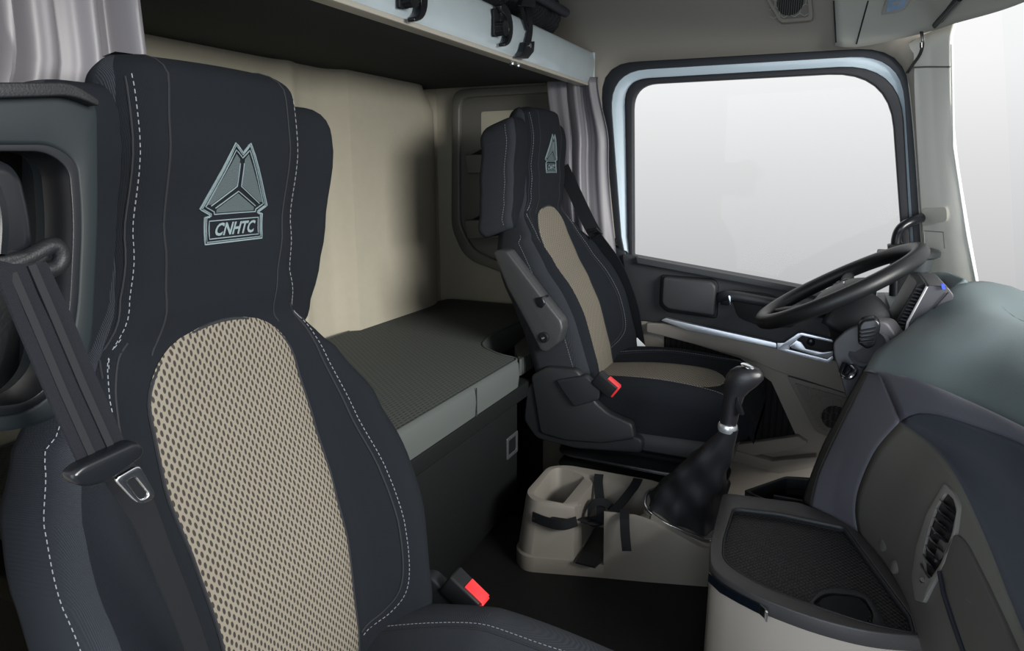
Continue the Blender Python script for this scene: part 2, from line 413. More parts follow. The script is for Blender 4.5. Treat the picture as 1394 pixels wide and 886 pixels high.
obj('end_cap_gap', tube([hit(O1, x, y, .001) for x, y in ((1135, 1), (1138, 58))], .0022, 6), SEAM, oc)
lmp = [hit(O1, x, y, .004) for x, y in ((1210, -6), (1244, -6), (1232, 13), (1222, 17), (1200, 21), (1203, 10))]
lb = obj('lamp_housing', prism(lmp, (.0, -.002, .012)), mat('lamp_bezel', (.30, .30, .28), .45), oc, bevel=.002)
obj('lamp_lens', prism([hit(O1, x, y, .007) for x, y in ((1212, -4), (1238, -4), (1231, 10), (1208, 16))], (.0, -.001, .003)), mat('blue_lamp_lens', (.22, .32, .48), .2, coat=.5), lb, bevel=.001)
obj('visor_slot', prism([hit(O1, x, y, .002) for x, y in ((1304, -8), (1316, -8), (1284, 30), (1269, 35))], (0, -.002, .01)), BLK, oc, bevel=.001)
obj('visor_rod', tube([hit(O1, x, y, .012) for x, y in ((1312, -6), (1278, 31))], .006, 10), GLOSSB, oc)
tag(obj('cable', join(*[tube(crom([atx(x+dx, y, X) for x, y, X in ((1253, 43, 2.2), (1255, 58, 2.2), (1251, 74, 2.22), (1240, 90, 2.26), (1234, 99, 2.3))], 5), .0022, 6) for dx in (0, 2.5)], tube([atx(1254, 58, 2.19), atx(1254, 65, 2.19)], .0034, 8)), RUB), 'thin black cable hanging from the overhead console beside the window', 'cable')
struct(obj('trim_6', box(X0, 2.2, -.50, -.20, 1.86, 2.08), HEAD, smooth=False, bevel=.02))  # roof header out of view, added to shade the near curtain
# speaker grille high on the side wall
def hexgrille(c, a, b, hw, hh, s, w, th, inside):
    """honeycomb of struts in the plane a,b"""
    seg = []; c, a, b = Vector(c), Vector(a), Vector(b)
    nx = int(hw/s)+2; ny = int(hh/s)+2
    for i in range(-nx, nx+1):
        for j in range(-ny, ny+1):
            cx = i*s*1.732+(j % 2)*s*.866; cy = j*s*1.5
            for k in (0, 1, 2):
                p = (cx+s*math.sin(k*math.pi/3), cy+s*math.cos(k*math.pi/3)); q = (cx+s*math.sin((k+1)*math.pi/3), cy+s*math.cos((k+1)*math.pi/3))
                if inside((p[0]+q[0])/2, (p[1]+q[1])/2): seg.append(tube([c+a*p[0]+b*p[1], c+a*q[0]+b*q[1]], w, 4))
    return join(*seg)
XS = hit(SKT, 1078, 8).x-.045; print('XS', XS)
sg = root('speaker_grille', 'honeycomb speaker grille set in headliner above the door window', 'speaker grille', tuple(atx(1078, 5, XS)))
so = rounded([atx(x, y, XS) for x, y in ((1030, -22), (1103, -22), (1107, 27), (1062, 31))], .012)
c0 = sum(so, Vector())/len(so); si = [c0+(p-c0)*.82 for p in so]
obj('grille_frame', ring(so, si, (.03, 0, 0)), HEAD, sg, bevel=.003)
obj('grille_plate', prism([p+Vector((.006, 0, 0)) for p in si], (.02, 0, 0)), mat('grille_plate', (.15, .14, .12), .8), sg)
gc = atx(1076, 3, XS+.004)
obj('grille_holes', lathe([(.036, 0), (.036, .003)], gc+Vector((.0015, 0, 0)), (-1, 0, 0)), lattice_mat('dark_perforation', (.08, .085, .075), (.01, .01, .01), .006, .006, .3, .3, 'Object'), sg)
obj('grille_honeycomb', hexgrille(gc, (0, 1, 0), (0, 0, 1), .06, .05, .016, .0013, .002, lambda x, y: abs(x) < .052 and abs(y) < .045), mat('grille_strut', (.33, .32, .28), .7), sg)
# near side: passenger door opening pillar
nr = struct(obj('wall_right', box(X0-.05, X0, .66, YB, -.05, 2.1), BEIGE, smooth=False))
obj('sill', box(X0-.05, X0, YF, .66, -.05, .25), BLK, nr, smooth=False)
obj('header', box(X0-.05, X0, YF, .66, 1.85, 2.1), HEAD, nr, smooth=False)

# ---------------------------------------------------------------- driver door inner trim
def dpoly(name, pts, X, d, m, par, r=.01, bev=.004):
    return obj(name, prism(rounded([dp(x, y, X) for x, y in pts], r), (d, 0, 0)), m, par, bevel=bev)
dk = dpoly('upper_door_trim', [(846, 346), (862, 348), (1060, 384), (1222, 415), (1262, 425), (1262, 520), (1132, 494), (880, 437), (862, 437), (848, 360)], XD-.03, .05, DOORD, door, .01, .008)
dpoly('sill_ledge', [(866, 350), (1060, 386), (1230, 419), (1230, 425), (1060, 394), (868, 358)], XD-.055, .03, mat('door_ledge_plastic', (.03, .033, .037), .6, bump=.4, bscale=800), door, .003, .003)
low = dpoly('lower_door_trim', [(860, 432), (1132, 494), (1262, 520), (1262, 760), (1100, 790), (856, 740)], XD-.022, .04, TAUPE, door, .005, .004)
dpoly('armrest_bolster', [(880, 440), (903, 440), (1140, 492), (1200, 505), (1200, 545), (1160, 538), (1060, 506), (1010, 486), (905, 458), (880, 452)], XD-.045, .03, TAUPE, door, .006, .008)
obj('map_pocket', prism([dp(x, y, XD-.026) for x, y in ((904, 456), (1008, 488), (1050, 520), (1088, 603), (1060, 610), (1000, 611), (904, 560))], (.01, 0, 0)), lattice_mat('pocket_fabric', (.014, .014, .015), (.004, .004, .004), .02, .02, .3, .3, 'Object'), door)
dpoly('pocket_lip', [(1000, 606), (1086, 594), (1100, 603), (1086, 612), (1010, 622), (1000, 616)], XD-.05, .03, TAUPE, door, .006, .006)
dpoly('lower_moulding', [(995, 612), (1050, 628), (1112, 622), (1118, 634), (1060, 645), (995, 628)], XD-.06, .04, TAUPE, door, .006, .006)
# pads on the dark trim
dpoly('storage_pad', [(902, 377), (968, 383), (975, 390), (972, 431), (908, 421), (900, 413)], XD-.075, .05, mat('door_pad_plastic', (.028, .030, .033), .5, bump=.4, bscale=800), door, .012, .01)
dpoly('storage_pad_rim', [(899, 374), (972, 380), (978, 388), (976, 434), (908, 425), (897, 416)], XD-.042, .02, BLK, door, .012, .004)
gp = dpoly('grab_recess', [(992, 394), (1048, 400), (1082, 420), (1082, 446), (1040, 446), (1004, 432)], XD-.034, .01, BLK, door, .02, .002)
obj('door_pull', tube(crom([dp(980, 405, XD-.04), dp(994, 402, XD-.08), dp(1040, 410, XD-.085), dp(1085, 418, XD-.07), dp(1130, 425, XD-.04)], 6), .017, 12), mat('door_pull_plastic', (.03, .032, .036), .45, bump=.4, bscale=700), door)
dpoly('pull_end_cap', [(980, 399), (992, 399), (992, 416), (981, 415)], XD-.055, .02, GLOSSB, door, .003, .003)
dpoly('pull_chrome', [(991, 402), (994, 403), (995, 415), (993, 415)], XD-.105, .01, CHR, door, .001, .001)
# silver strip and door release
dpoly('silver_strip', [(900, 436), (906, 433), (940, 441), (1057, 467), (1057, 474), (935, 449)], XD-.06, .02, SILV, door, .004, .003)
dpoly('silver_strip', [(1058, 467), (1067, 467), (1086, 454), (1092, 453), (1134, 463), (1134, 466), (1092, 457), (1077, 468), (1074, 476), (1126, 489), (1134, 484), (1134, 489), (1127, 495), (1058, 476)], XD-.06, .02, SILV, door, .002, .002)
dpoly('handle_recess', [(1076, 467), (1092, 456), (1134, 465), (1134, 484), (1126, 489), (1073, 476)], XD-.046, .01, BLK, door, .004, .001)
dpoly('release_lever', [(1074, 471), (1084, 463), (1091, 466), (1097, 475), (1120, 480), (1134, 478), (1134, 483), (1126, 488), (1108, 484), (1078, 474)], XD-.07, .02, SILV, door, .002, .003)
obj('lock_button', lathe([(.012, 0), (.012, .008), (.009, .01)], dp(1104, 465, XD-.047), (-1, 0, 0)), GLOSSB, door)
# low speaker triangle
tri = [(1071, 512), (1150, 535), (1185, 548), (1150, 602), (1115, 590), (1108, 584)]
dpoly('speaker_panel', tri, XD-.04, .03, mat('door_speaker_taupe', (.185, .168, .145), .6, bump=.3, bscale=800), door, .01, .006)
tr2 = rounded([dp(x, y, XD-.044) for x, y in ((1081, 521), (1150, 541), (1175, 550), (1146, 595), (1117, 584))], .008)
cc = sum(tr2, Vector())/len(tr2)
obj('speaker_recess', prism(tr2, (.004, 0, 0)), mat('door_speaker_recess', (.16, .147, .125), .65), door)
sc = dp(1136, 568, XD-.047)
obj('speaker_holes', lathe([(.038, 0), (.038, .003)], sc+Vector((.001, 0, 0)), (-1, 0, 0), 32), lattice_mat('speaker_slots', (.09, .085, .07), (.01, .01, .01), .004, .030, .3, .45, 'Object'), door)
def intri(x, y):
    p = (sc.y+x, sc.z+y); q = [(v.y, v.z) for v in tr2]; r = False
    for i in range(len(q)):
        (x1, y1), (x2, y2) = q[i-1], q[i]
        if (y1 > p[1]) != (y2 > p[1]) and p[0] < (x2-x1)*(p[1]-y1)/(y2-y1)+x1: r = not r
    return r
obj('speaker_honeycomb', hexgrille(sc-Vector((.001, 0, 0)), (0, 1, 0), (0, 0, 1), .15, .1, .0165, .0012, .002, intri), mat('speaker_strut', (.24, .22, .19), .6), door)

# ---------------------------------------------------------------- storage niche panel on the driver side wall
XN = X1-.005
npn = root('storage_panel', 'dark grey niche panel with two open shelves on the wall behind driver seat', 'storage panel', tuple(atx(680, 250, XN)))
no = rounded([atx(x, y, XN-.03) for x, y in ((615, 122), (790, 112), (800, 385), (690, 374), (632, 352), (614, 310))], [.05, .03, .03, .03, .06, .04])
ni = rounded([atx(x, y, XN-.03) for x, y in ((625, 133), (780, 124), (790, 372), (695, 362), (644, 342), (625, 305))], [.05, .03, .03, .03, .05, .04])
obj('panel_rim', ring(no, ni, (.03, 0, 0)), mat('niche_rim_plastic', (.12, .117, .103), .45, bump=.2, bscale=700), npn, bevel=.006)
obj('panel_back', prism([p+Vector((.018, 0, 0)) for p in ni], (.006, 0, 0)), NICHE, npn)
for (y0, y1) in ((152, 206), (244, 294)):
    q = rounded([atx(x, y, XN-.014) for x, y in ((655, y0), (740, y0-4), (740, y1), (655, y1))], .01)
    obj('niche_opening', prism(q, (.004, 0, 0)), mat('pale_niche_lining', (.38, .355, .28), .85, bump=.4, bscale=500), npn)
for y0 in (205, 294):
    q = [atx(x, y, XN-.075) for x, y in ((632, y0+6), (750, y0+2), (750, y0+28), (636, y0+31))]
    sh = obj('shelf_pocket', prism(rounded(q, .006), (.05, 0, 0)), NICHE, npn, bevel=.005)
    obj('pocket_opening', prism([atx(x, y, XN-.025) for x, y in ((640, y0+6), (655, y0-2), (750, y0-5), (750, y0+4))], (.01, 0, 0)), BLK, sh)
# ================================================================ BUNKS
mt = root('mattress', 'grey quilted mattress on the bunk base behind the seats', 'mattress', (1.5, 1.05, .69))
zt = .776
mo = [Vector((x, y, 0)) for x, y in ((.55, .735), (1.64, .735), (1.655, .80), (1.72, .90), (1.86, .93), (2.30, .93), (2.33, 1.0), (2.32, 1.36), (2.25, 1.375), (.55, 1.37))]
mo = rounded(mo, [.03, .03, .05, .05, .05, .03, .03, .03, .03, .03], 4)
mc = Vector((1.4, 1.08, 0))
def inset(P, d):
    out = []; N = len(P)
    for i in range(N):
        t = (P[(i+1) % N]-P[i-1]).normalized(); out.append(P[i]+Vector((-t.y, t.x, 0))*d)
    return out
rg = []
for dz, d in ((.692, .012), (.70, .002), (.735, -.002), (.762, .0), (.771, .004), (.776, .013)):
    rg.append([Vector((p.x, p.y, dz)) for p in inset(mo, d)])
V, F = loft(rg, False)
obj('mattress_side', (V, F+[list(range(len(mo)))[::-1]]), MATTS, mt)
tp = inset(mo, .012)
obj('mattress_top', ([Vector((p.x, p.y, .7765)) for p in tp]+[Vector((p.x, p.y, .77)) for p in tp], prism(tp, (0, 0, -1))[1]), MATT, mt)
obj('piping', tube([Vector((p.x, p.y, .7755)) for p in inset(mo, .006)], .0032, 6, True), MATTS, mt)
obj('side_seam', tube([(1.37, .7325, .70), (1.37, .7325, .772)], .0016, 5), SEAM, mt)
tag(obj('corner_cushion', prism(rounded([Vector(p) for p in ((1.72, .78, .745), (1.86, .86, .745), (2.1, .9, .745), (2.1, .78, .745))], .02), (0, 0, -.05)), MATT, bevel=.012), 'small dark cushion filling the notch between mattress and driver seat', 'cushion')
bb = root('bunk_base', 'black bunk storage base under the grey mattress', 'bunk base', (1.2, 1.05, .3))
obj('body', box(.5, 1.63, .775, 1.40, .29, .655), BOXM, bb, bevel=.006)
obj('body', box(1.7, 2.33, .95, 1.40, .02, .69), BOXM, bb, bevel=.006)
obj('lid', box(.5, 1.735, .745, 1.40, .645, .691), BOXM, bb, bevel=.006)
obj('front_panel', box(.52, 1.66, .757, .78, .33, .638), BOXM, bb, bevel=.004)
lc = aty(698, 606, .755)
hu = (.026, .030)
fo = rrect(lc, (1, 0, 0), (0, 0, 1), .036, .032, .004); fi = rrect(lc, (1, 0, 0), (0, 0, 1), .024, .021, .003)
lt = obj('latch_frame', ring(fo, fi, (0, .012, 0)), mat('latch_grey', (.045, .048, .05), .45), bb, bevel=.002)
obj('latch_cup', prism([p+Vector((0, .004, 0)) for p in fi], (0, .004, 0)), RUB, lt)

ub = root('upper_bunk', 'folded-down upper bunk with dark lining and pale blue grey rail', 'bunk', (1.25, 1.1, 1.56))
zu = 1.566
obj('bunk_panel', box(X0+.02, 2.27, .80, 1.425, zu, zu+.03), BUNKF, ub, bevel=.008)
obj('back_strip', box(X0+.02, 2.05, 1.425, 1.445, zu-.012, zu+.01), SILV, ub, bevel=.003)
# front rail: extruded profile along x
rp = [(.775, zu-.012), (.768, zu+.006), (.764, zu+.06), (.770, zu+.088), (.785, zu+.095), (.83, zu+.095), (.83, zu-.004), (.80, zu-.012)]
rl = [[Vector((x, y, z)) for y, z in rp] for x in (X0+.03, 2.29)]
obj('rail', loft(rl), RAILM, ub, bevel=.006)
obj('rail_flange', box(X0+.03, 2.25, .772, .806, zu-.018, zu-.008), mat('pale_flange', (.38, .36, .31), .4), ub, bevel=.002)
obj('rail_end_cap', box(2.288, 2.30, .766, .828, zu-.01, zu+.092), mat('end_cap', (.4, .47, .5), .5), ub, bevel=.005)
yr = .766
def clip(px, py, par, s=1):
    """open C-shaped black hook with ridged thumb roller"""
    c = aty(px, py, yr-.004); n = 18; pts = []
    for k in range(n+1):
        th = math.radians(112-200*k/n); pts.append((c+Vector((math.cos(th)*.034*s, 0, math.sin(th)*.034*s)), .004+.010*math.sin(math.pi*min(1, (k/n)*1.0+.12))))
    V = []; F = []
    for i, (p, w) in enumerate(pts):
        r = (p-c).normalized()
        V += [p-r*w, p+r*w, p+r*w+Vector((0, -.016, 0)), p-r*w+Vector((0, -.016, 0))]
    for i in range(n):
        for k in range(4): l = (k+1) % 4; F.append([i*4+k, i*4+l, i*4+4+l, i*4+4+k])
    F += [[3, 2, 1, 0], [n*4, n*4+1, n*4+2, n*4+3]]
    h = obj('clip_hook', (V, F), GLOSSB, par, bevel=.002)
    pr = []
    for k in range(28): pr.append(.015 if k % 2 else .0125)
    cc_ = c+Vector((-.012, 0, -.006)); V = []
    for yy in (0, -.026):
        for k in range(28): th = 2*math.pi*k/28; V.append(cc_+Vector((math.cos(th)*pr[k]*s, yy, math.sin(th)*pr[k]*s)))
    obj('thumb_roller', (V, [[k, (k+1) % 28, (k+1) % 28+28, k+28] for k in range(28)]+[list(range(28)), list(range(55, 27, -1))]), BLK, h, bevel=.001)
    obj('clip_plate', prism(rounded([c+Vector(q) for q in ((-.032, .003, .036), (.004, .003, .036), (.004, .003, -.02), (-.03, .003, -.026))], .006), (0, -.008, 0)), BLK, h, bevel=.002)
clip(678, 37, ub, 1.15); clip(553, -4, ub, 1.15)
for px in (697, 705):
    c = aty(px, 79, .790)
    obj('rail_screw', lathe([(.0035, 0), (.007, .003), (.007, .007), (.003, .010)], Vector((c.x, .79, zu-.016)), (0, 0, -1), 12), CHR, ub)
for px in (455, 480):
    c = aty(px, 112, 1.42)
    obj('hinge_bracket', box(c.x-.014, c.x+.014, 1.40, 1.43, zu-.028, zu-.004), mat('bronze_hinge', (.10, .07, .05), .4, .6), ub, bevel=.003)
# bag / safety net rolled on the upper bunk and its strap
bag = root('rolled_net', 'black rolled safety net lying on the upper bunk rail', 'safety net', (1.8, .83, zu+.13))
def rollp(x, a, k=0):
    r = .068+.006*math.sin(x*60)+.004*math.sin(3*a+x*20)
    return Vector((x, .855+r*math.cos(a)*1.0, zu+.168+r*math.sin(a)))
obj('net_roll', loft([[rollp(1.2+.82*i/50, 2*math.pi*k/20) for k in range(20)] for i in range(51)]), lattice_mat('black_net', (.02, .022, .028), (.006, .006, .007), .010, .010, .3, .3, 'Object'), bag)
obj('net_border', tube([(1.2, .775, zu+.165), (1.6, .775, zu+.167), (2.04, .775, zu+.165)], .013, 10), mat('net_binding', (.022, .024, .034), .7), bag)
stp = root('rail_strap', 'black webbing strap with buckle hooked over the bunk rail', 'strap', (1.86, .76, zu))
pA = aty(716, -6, .80); pB = aty(722, 38, .757); pC = aty(718, 62, .757)
obj('strap_webbing', band(crom([pA+Vector((0, .02, .05)), pA, aty(720, 20, .758), pB, pC], 4), (1, 0, .1), .028, .003), WEBE, stp)
obj('strap_webbing', band([aty(709, 2, .762), aty(712, 20, .762), aty(718, 40, .757)], (1, 0, .1), .014, .003), WEBE, stp)
obj('strap_ladder', prism(rounded([aty(x, y, .752) for x, y in ((704, 8), (723, 11), (723, 0), (706, -3))], .004), (0, -.012, 0)), GLOSSB, stp, bevel=.003)
obj('strap_buckle', prism(rounded([aty(x, y, .748) for x, y in ((708, 78), (719, 80), (727, 70), (728, 56), (716, 57), (713, 70))], .004), (0, .016, 0)), GLOSSB, stp, bevel=.003)
obj('buckle_rivet', lathe([(.006, 0), (.006, .003)], aty(721, 62, .747), (0, -1, 0), 14), CHR, stp)

# ---------------------------------------------------------------- curtains
def curtain(name, label, path_top, path_mid, path_bot, zs, folds, amp, par=None):
    """pleated sheet: three plan-view paths at three heights, blended"""
    n = 220; A = [resample(crom(p, 8), n) for p in (path_top, path_mid, path_bot)]; m = 40; V = []
    z0, z1, z2 = zs
    for j in range(m):
        t = j/(m-1); z = z0+(z2-z0)*t; tm = (z1-z0)/(z2-z0)
        for i in range(n):
            if t < tm: s = smooth01(t/tm); p = A[0][i].lerp(A[1][i], s)
            else: s = smooth01((t-tm)/(1-tm)); p = A[1][i].lerp(A[2][i], s)
            a = A[1][max(0, i-1)]; b = A[1][min(n-1, i+1)]; d = (b-a).normalized(); nr_ = Vector((-d.y, d.x, 0))
            u = i/(n-1); ph = u*folds*2*math.pi+.5*math.sin(7*u+2*t)+.35*math.sin(3*t+9*u)
            w = amp*(1+.4*math.sin(13*u+1))*(.7+.3*math.sin(2.5*t+4*u))
            V.append(Vector((p.x, p.y, z))+nr_*(w*(math.sin(ph)+.25*math.sin(2.3*ph+1))))
    F = [[j*n+i, j*n+i+1, (j+1)*n+i+1, (j+1)*n+i] for j in range(m-1) for i in range(n-1)]
    o = obj(name, (V, F), CURT, thick=.002); tag(o, label, 'curtain', None); return o
def xy(*l): return [Vector((a, b, 0)) for a, b in l]
curtain('curtain', 'grey satin curtain gathered beside the driver door window', xy((2.27, .93), (2.24, .86), (2.27, .80), (2.25, .745)), xy((2.28, .90), (2.22, .82), (2.26, .76), (2.25, .70)), xy((2.27, .84), (2.20, .77), (2.25, .70), (2.26, .655)), (1.575, 1.35, .80), 3.2, .020)
curtain('curtain', 'grey satin curtain hanging behind the front passenger seat', xy((.19, .86), (.34, .78), (.47, .80), (.655, .83)), xy((.19, .84), (.34, .76), (.47, .79), (.635, .81)), xy((.19, .86), (.23, .80), (.28, .84), (.33, .80)), (1.80, 1.41, 1.05), 8, .034)
# ================================================================ SEATS (local: x across, y to the rear, z up, origin at the hip)
PT = [(-.06, .0), (.0, -.004), (.06, -.013), (.11, -.019), (.2473, -.025), (.33, -.016), (.415, 0), (.50, .006), (.572, .004), (.62, -.022), (.681, -.047), (.785, -.089), (.84, -.098), (.872, -.090)]
WT = [(-.06, .20), (.0, .225), (.12, .243), (.25, .25), (.36, .248), (.43, .236), (.49, .210), (.54, .175), (.58, .145), (.63, .131), (.72, .129), (.80, .127), (.85, .122), (.872, .115)]
BT = [(-.06, .035), (.05, .065), (.3, .065), (.42, .05), (.52, .027), (.60, .006), (.9, 0)]
HT = .870
def prof_y(h): return interp(PT, h)
def S(x, h, off=0):
    w = interp(WT, h); b = interp(BT, h); ax = abs(x)
    y = prof_y(h)-b*smooth01((ax-.122)/.085)+(.012*(ax/.12)**2 if h > .6 else 0)*min(1, (h-.6)*10)
    r = .05 if h < .5 else .04
    if ax > w-r:
        t = min(1, (ax-(w-r))/r); y += r*(1-math.sqrt(max(0, 1-t*t)))*1.1
    if h > .84: t = min(1, (h-.84)/(HT-.84)); y += .045*(1-math.sqrt(max(0, 1-t*t)))
    return Vector((x, y-off, h))
def back_ring(h):
    w = interp(WT, h); n = 40; out = []
    if h > .84: w *= .80+.20*math.sqrt(max(0, 1-((h-.84)/(HT-.84+.001))**2))
    for i in range(n+1):
        x = w*math.sin(math.pi/2*(-1+2*i/n)); out.append(S(x, h))
    dp_ = interp([(-.06, .12), (.1, .13), (.45, .12), (.62, .11), (.84, .10), (.872, .08)], h); r = .045
    yb = prof_y(h)+dp_
    for i in range(13):
        x = w*math.cos(math.pi*i/12); t = max(0, (abs(x)-(w-r))/r); out.append(Vector((x, yb-r*.9*(1-math.sqrt(max(0, 1-t*t))), h)))
    return out
def surf_line(pts, off=.0005, n=8):
    P = crom([Vector((x, 0, h)) for x, h in pts], n); return [S(p.x, p.z, off) for p in P]
def seat(name, label, loc, recline, rotz=0, mirror=1, lift=0, m_side=None):
    r = root(name, label, 'seat', loc); r.rotation_euler = (0, 0, rotz)
    R = Matrix.Rotation(-recline, 4, 'X')
    def bo(nm, vf, m, par, **k):
        return obj(nm, ([R @ Vector(v) for v in vf[0]], vf[1]), m, par, local=True, **k)
    hs = [-.06+(.84+.06)*i/60 for i in range(60)]+[.84+(HT-.84)*math.sin(math.pi/2*i/12) for i in range(13)]
    brs = [back_ring(h) for h in hs]; tc_ = sum(brs[-1], Vector())/len(brs[-1])
    brs += [[tc_+(p-tc_)*k+Vector((0, 0, .004*(1-k*k))) for p in brs[-1]] for k in (.93, .8, .55, .25)]
    back = bo('backrest', loft(brs), FAB, r, angle=80)
    # head wings behind the pillow
    def wing_ring(z):
        t = (z-.545)/(.835-.545); hw = .205 if t < .0 else .203+.008*math.sin(math.pi*t)
        k = 1.0
        if z > .80: k = math.sqrt(max(0, 1-((z-.80)/.037)**2))*.14+.86
        if z < .575: k = .9+.1*math.sqrt(max(0, 1-((.575-z)/.032)**2))
        y0 = prof_y(z)+.030+(1-k)*.15; y1 = prof_y(z)+.150-(1-k)*.15
        return rrect(Vector((0, (y0+y1)/2, z)), (1, 0, 0), (0, 1, 0), hw*k, (y1-y0)/2, .022, 6)
    zs_ = [.545, .549, .556, .566, .58]+[.6+.02*i for i in range(10)]+[.80, .81, .82, .828, .834, .8365]
    wg = bo('headrest_wing', loft([wing_ring(z) for z in zs_]), FAB, r, angle=80)
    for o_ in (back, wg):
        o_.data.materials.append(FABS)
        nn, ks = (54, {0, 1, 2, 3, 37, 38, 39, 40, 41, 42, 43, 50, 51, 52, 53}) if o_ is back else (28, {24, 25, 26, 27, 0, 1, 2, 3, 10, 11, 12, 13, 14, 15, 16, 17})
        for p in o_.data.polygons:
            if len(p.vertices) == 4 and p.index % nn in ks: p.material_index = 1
    def wl_(sx, yo, off):
        out = []
        for z in [.56+.26*i/30 for i in range(31)]:
            t = (z-.545)/(.835-.545); hw = .198+.008*math.sin(math.pi*t); out.append(Vector((sx*(hw+.005+off), prof_y(z)+yo, z)))
        return out
    for sx in (-1, 1):
        bo('wing_stitching', stitches(wl_(sx, .058, .0004)), STI, wg)
    # perforated centre panel
    def mw(h):
        a = interp([(.04, .100), (.12, .106), (.25, .112), (.42, .118), (.50, .112)], h)
        if h > .50: a = .112*math.sqrt(max(0, 1-((h-.50)/.085)**2))**.8
        return a
    nu, nv = 34, 80; V = []; uv = []
    for j in range(nv):
        h = .045+(.583-.045)*(1-(1-j/(nv-1))**1.0); a = max(mw(h), .004)
        sk = .028*smooth01((h-.42)/.16)
        for i in range(nu):
            u = -1+2*i/(nu-1); x = a*u; e = 1-abs(u)**8; e *= min(1, (.586-h)/.02)
            V.append(S(x, h, .0015+.005*e)); uv.append((x, h))
    F = [[j*nu+i, j*nu+i+1, (j+1)*nu+i+1, (j+1)*nu+i] for j in range(nv-1) for i in range(nu-1)]
    mp = bo('mesh_panel', (V, F), MESH, r, uv=uv)
    rim = [(-mw(h), h) for h in [.045+.02*i for i in range(24)]]+[(.112*math.cos(t)*-1, .50+.085*math.sin(t)) for t in [math.pi*i/20 for i in range(0, 21)]]+[(mw(h), h) for h in [.505-.02*i for i in range(24)]]
    bo('panel_piping', tube([S(x, h, .001) for x, h in rim], .0022, 6), SEAM, mp)
    # seams and stitching
    sm = []; stt = []
    for sx in (-1, 1):
        sm.append(tube(surf_line([(sx*.075, .872), (sx*.083, .80), (sx*.085, .70), (sx*.082, .60), (sx*.095, .565)], .0004), .0012, 5))
        sm.append(tube(surf_line([(sx*.12, .585), (sx*.148, .53), (sx*.164, .42), (sx*.174, .28), (sx*.172, .16), (sx*.15, .115), (sx*.112, .10)], .0004), .0014, 5))
        stt.append(stitches(surf_line([(sx*.126, .59), (sx*.154, .532), (sx*.170, .42), (sx*.180, .28), (sx*.178, .155), (sx*.155, .108), (sx*.114, .092)], .0006)))
        sm.append(tube(surf_line([(sx*.112, .84), (sx*.116, .72), (sx*.124, .62), (sx*.15, .555)], .0004), .0013, 5))
        stt.append(stitches(surf_line([(sx*.108, .842), (sx*.111, .72), (sx*.118, .62), (sx*.142, .56)], .0006)))
    for q in sm: bo('seam', q, SEAM, back)
    for q in stt: bo('stitching', q, STI, back)
    # outer side stitching (on the flanks)
    fl = []
    for sx in (-1, 1):
        P = []
        for i in range(50):
            h = .0+.52*i/49; P.append(Vector((sx*(interp(WT, h)+.0006), S(interp(WT, h), h).y+.004, h)))
        fl.append(stitches(P))
    for q in fl: bo('flank_stitching', q, STI, back)
    # embroidered emblem
    def E_(x, y, off=.0012): return S(.004+x*.098, .675+y*.104, off)
    OUT = [(-.11, 1), (0, .9), (.11, 1), (.5, .36), (.37, .30), (.37, .275), (.43, .275), (.43, 0), (-.43, 0), (-.43, .275), (-.37, .275), (-.37, .30), (-.5, .36)]
    INN = [(-.10, .93), (0, .85), (.10, .93), (.43, .38), (.31, .325), (.31, .30), (-.31, .30), (-.31, .325), (-.43, .38)]
    def line(P, rr, closed=True):
        Q = []
        for a, b in zip(P, P[1:]+(P[:1] if closed else [])):
            for k in range(5): Q.append(E_(a[0]+(b[0]-a[0])*k/5, a[1]+(b[1]-a[1])*k/5))
        if not closed: Q.append(E_(*P[-1]))
        return tube(Q, rr, 5, closed)
    BX = [(.37, .05), (.37, .235), (-.37, .235), (-.37, .05)]
    em = bo('emblem', join(line(OUT, .0010), line([(x*.94, .02+y*.955) for x, y in OUT], .0006), line(INN, .0007), line(BX, .0007),
                           line([(-.03, .80), (-.03, .57), (-.36, .385)], .0007, False), line([(.03, .80), (.03, .57), (.36, .385)], .0007, False), line([(-.30, .36), (0, .52), (.30, .36)], .0007, False)), LOGO, r)
    def fill(P):
        """conforming filled polygon: fine triangle fan"""
        c = (sum(p[0] for p in P)/len(P), sum(p[1] for p in P)/len(P)); V = [E_(c[0], c[1], .0010)]; F = []; Q = []
        for a, b in zip(P, P[1:]+P[:1]):
            for k in range(4): Q.append((a[0]+(b[0]-a[0])*k/4, a[1]+(b[1]-a[1])*k/4))
        n = len(Q)
        for s in (.5, 1):
            for q in Q: V.append(E_(c[0]+(q[0]-c[0])*s, c[1]+(q[1]-c[1])*s, .0010))
        for k in range(n): l = (k+1) % n; F += [[0, 1+k, 1+l], [1+k, 1+n+k, 1+n+l, 1+l]]
        return V, F
    bo('emblem_fill', join(fill([(-.09, .89), (-.035, .84), (-.035, .58), (-.36, .40), (-.41, .40)]), fill([(.09, .89), (.41, .40), (.36, .40), (.035, .58), (.035, .84)]), fill([(0, .5), (.28, .35), (.28, .315), (-.28, .315), (-.28, .35)])), LOGOF, em)
    # lettering
    tcu = bpy.data.curves.new('lettering', 'FONT'); tcu.body = 'CNHTC'; tcu.resolution_u = 3; tcu.offset = .03
    to = bpy.data.objects.new('lettering', tcu); C.objects.link(to)
    me = bpy.data.meshes.new_from_object(to.evaluated_get(bpy.context.evaluated_depsgraph_get())) if False else None
    bpy.context.view_layer.update(); dg = bpy.context.evaluated_depsgraph_get(); me = to.evaluated_get(dg).to_mesh()
    xs = [v.co.x for v in me.vertices]; ys = [v.co.y for v in me.vertices]; a0, a1, b0, b1 = min(xs), max(xs), min(ys), max(ys)
    V = []
    for v in me.vertices:
        u = (v.co.x-a0)/(a1-a0); w = (v.co.y-b0)/(b1-b0); V.append(E_(-.31+.59*u+.05*w, .075+.135*w, .0016))
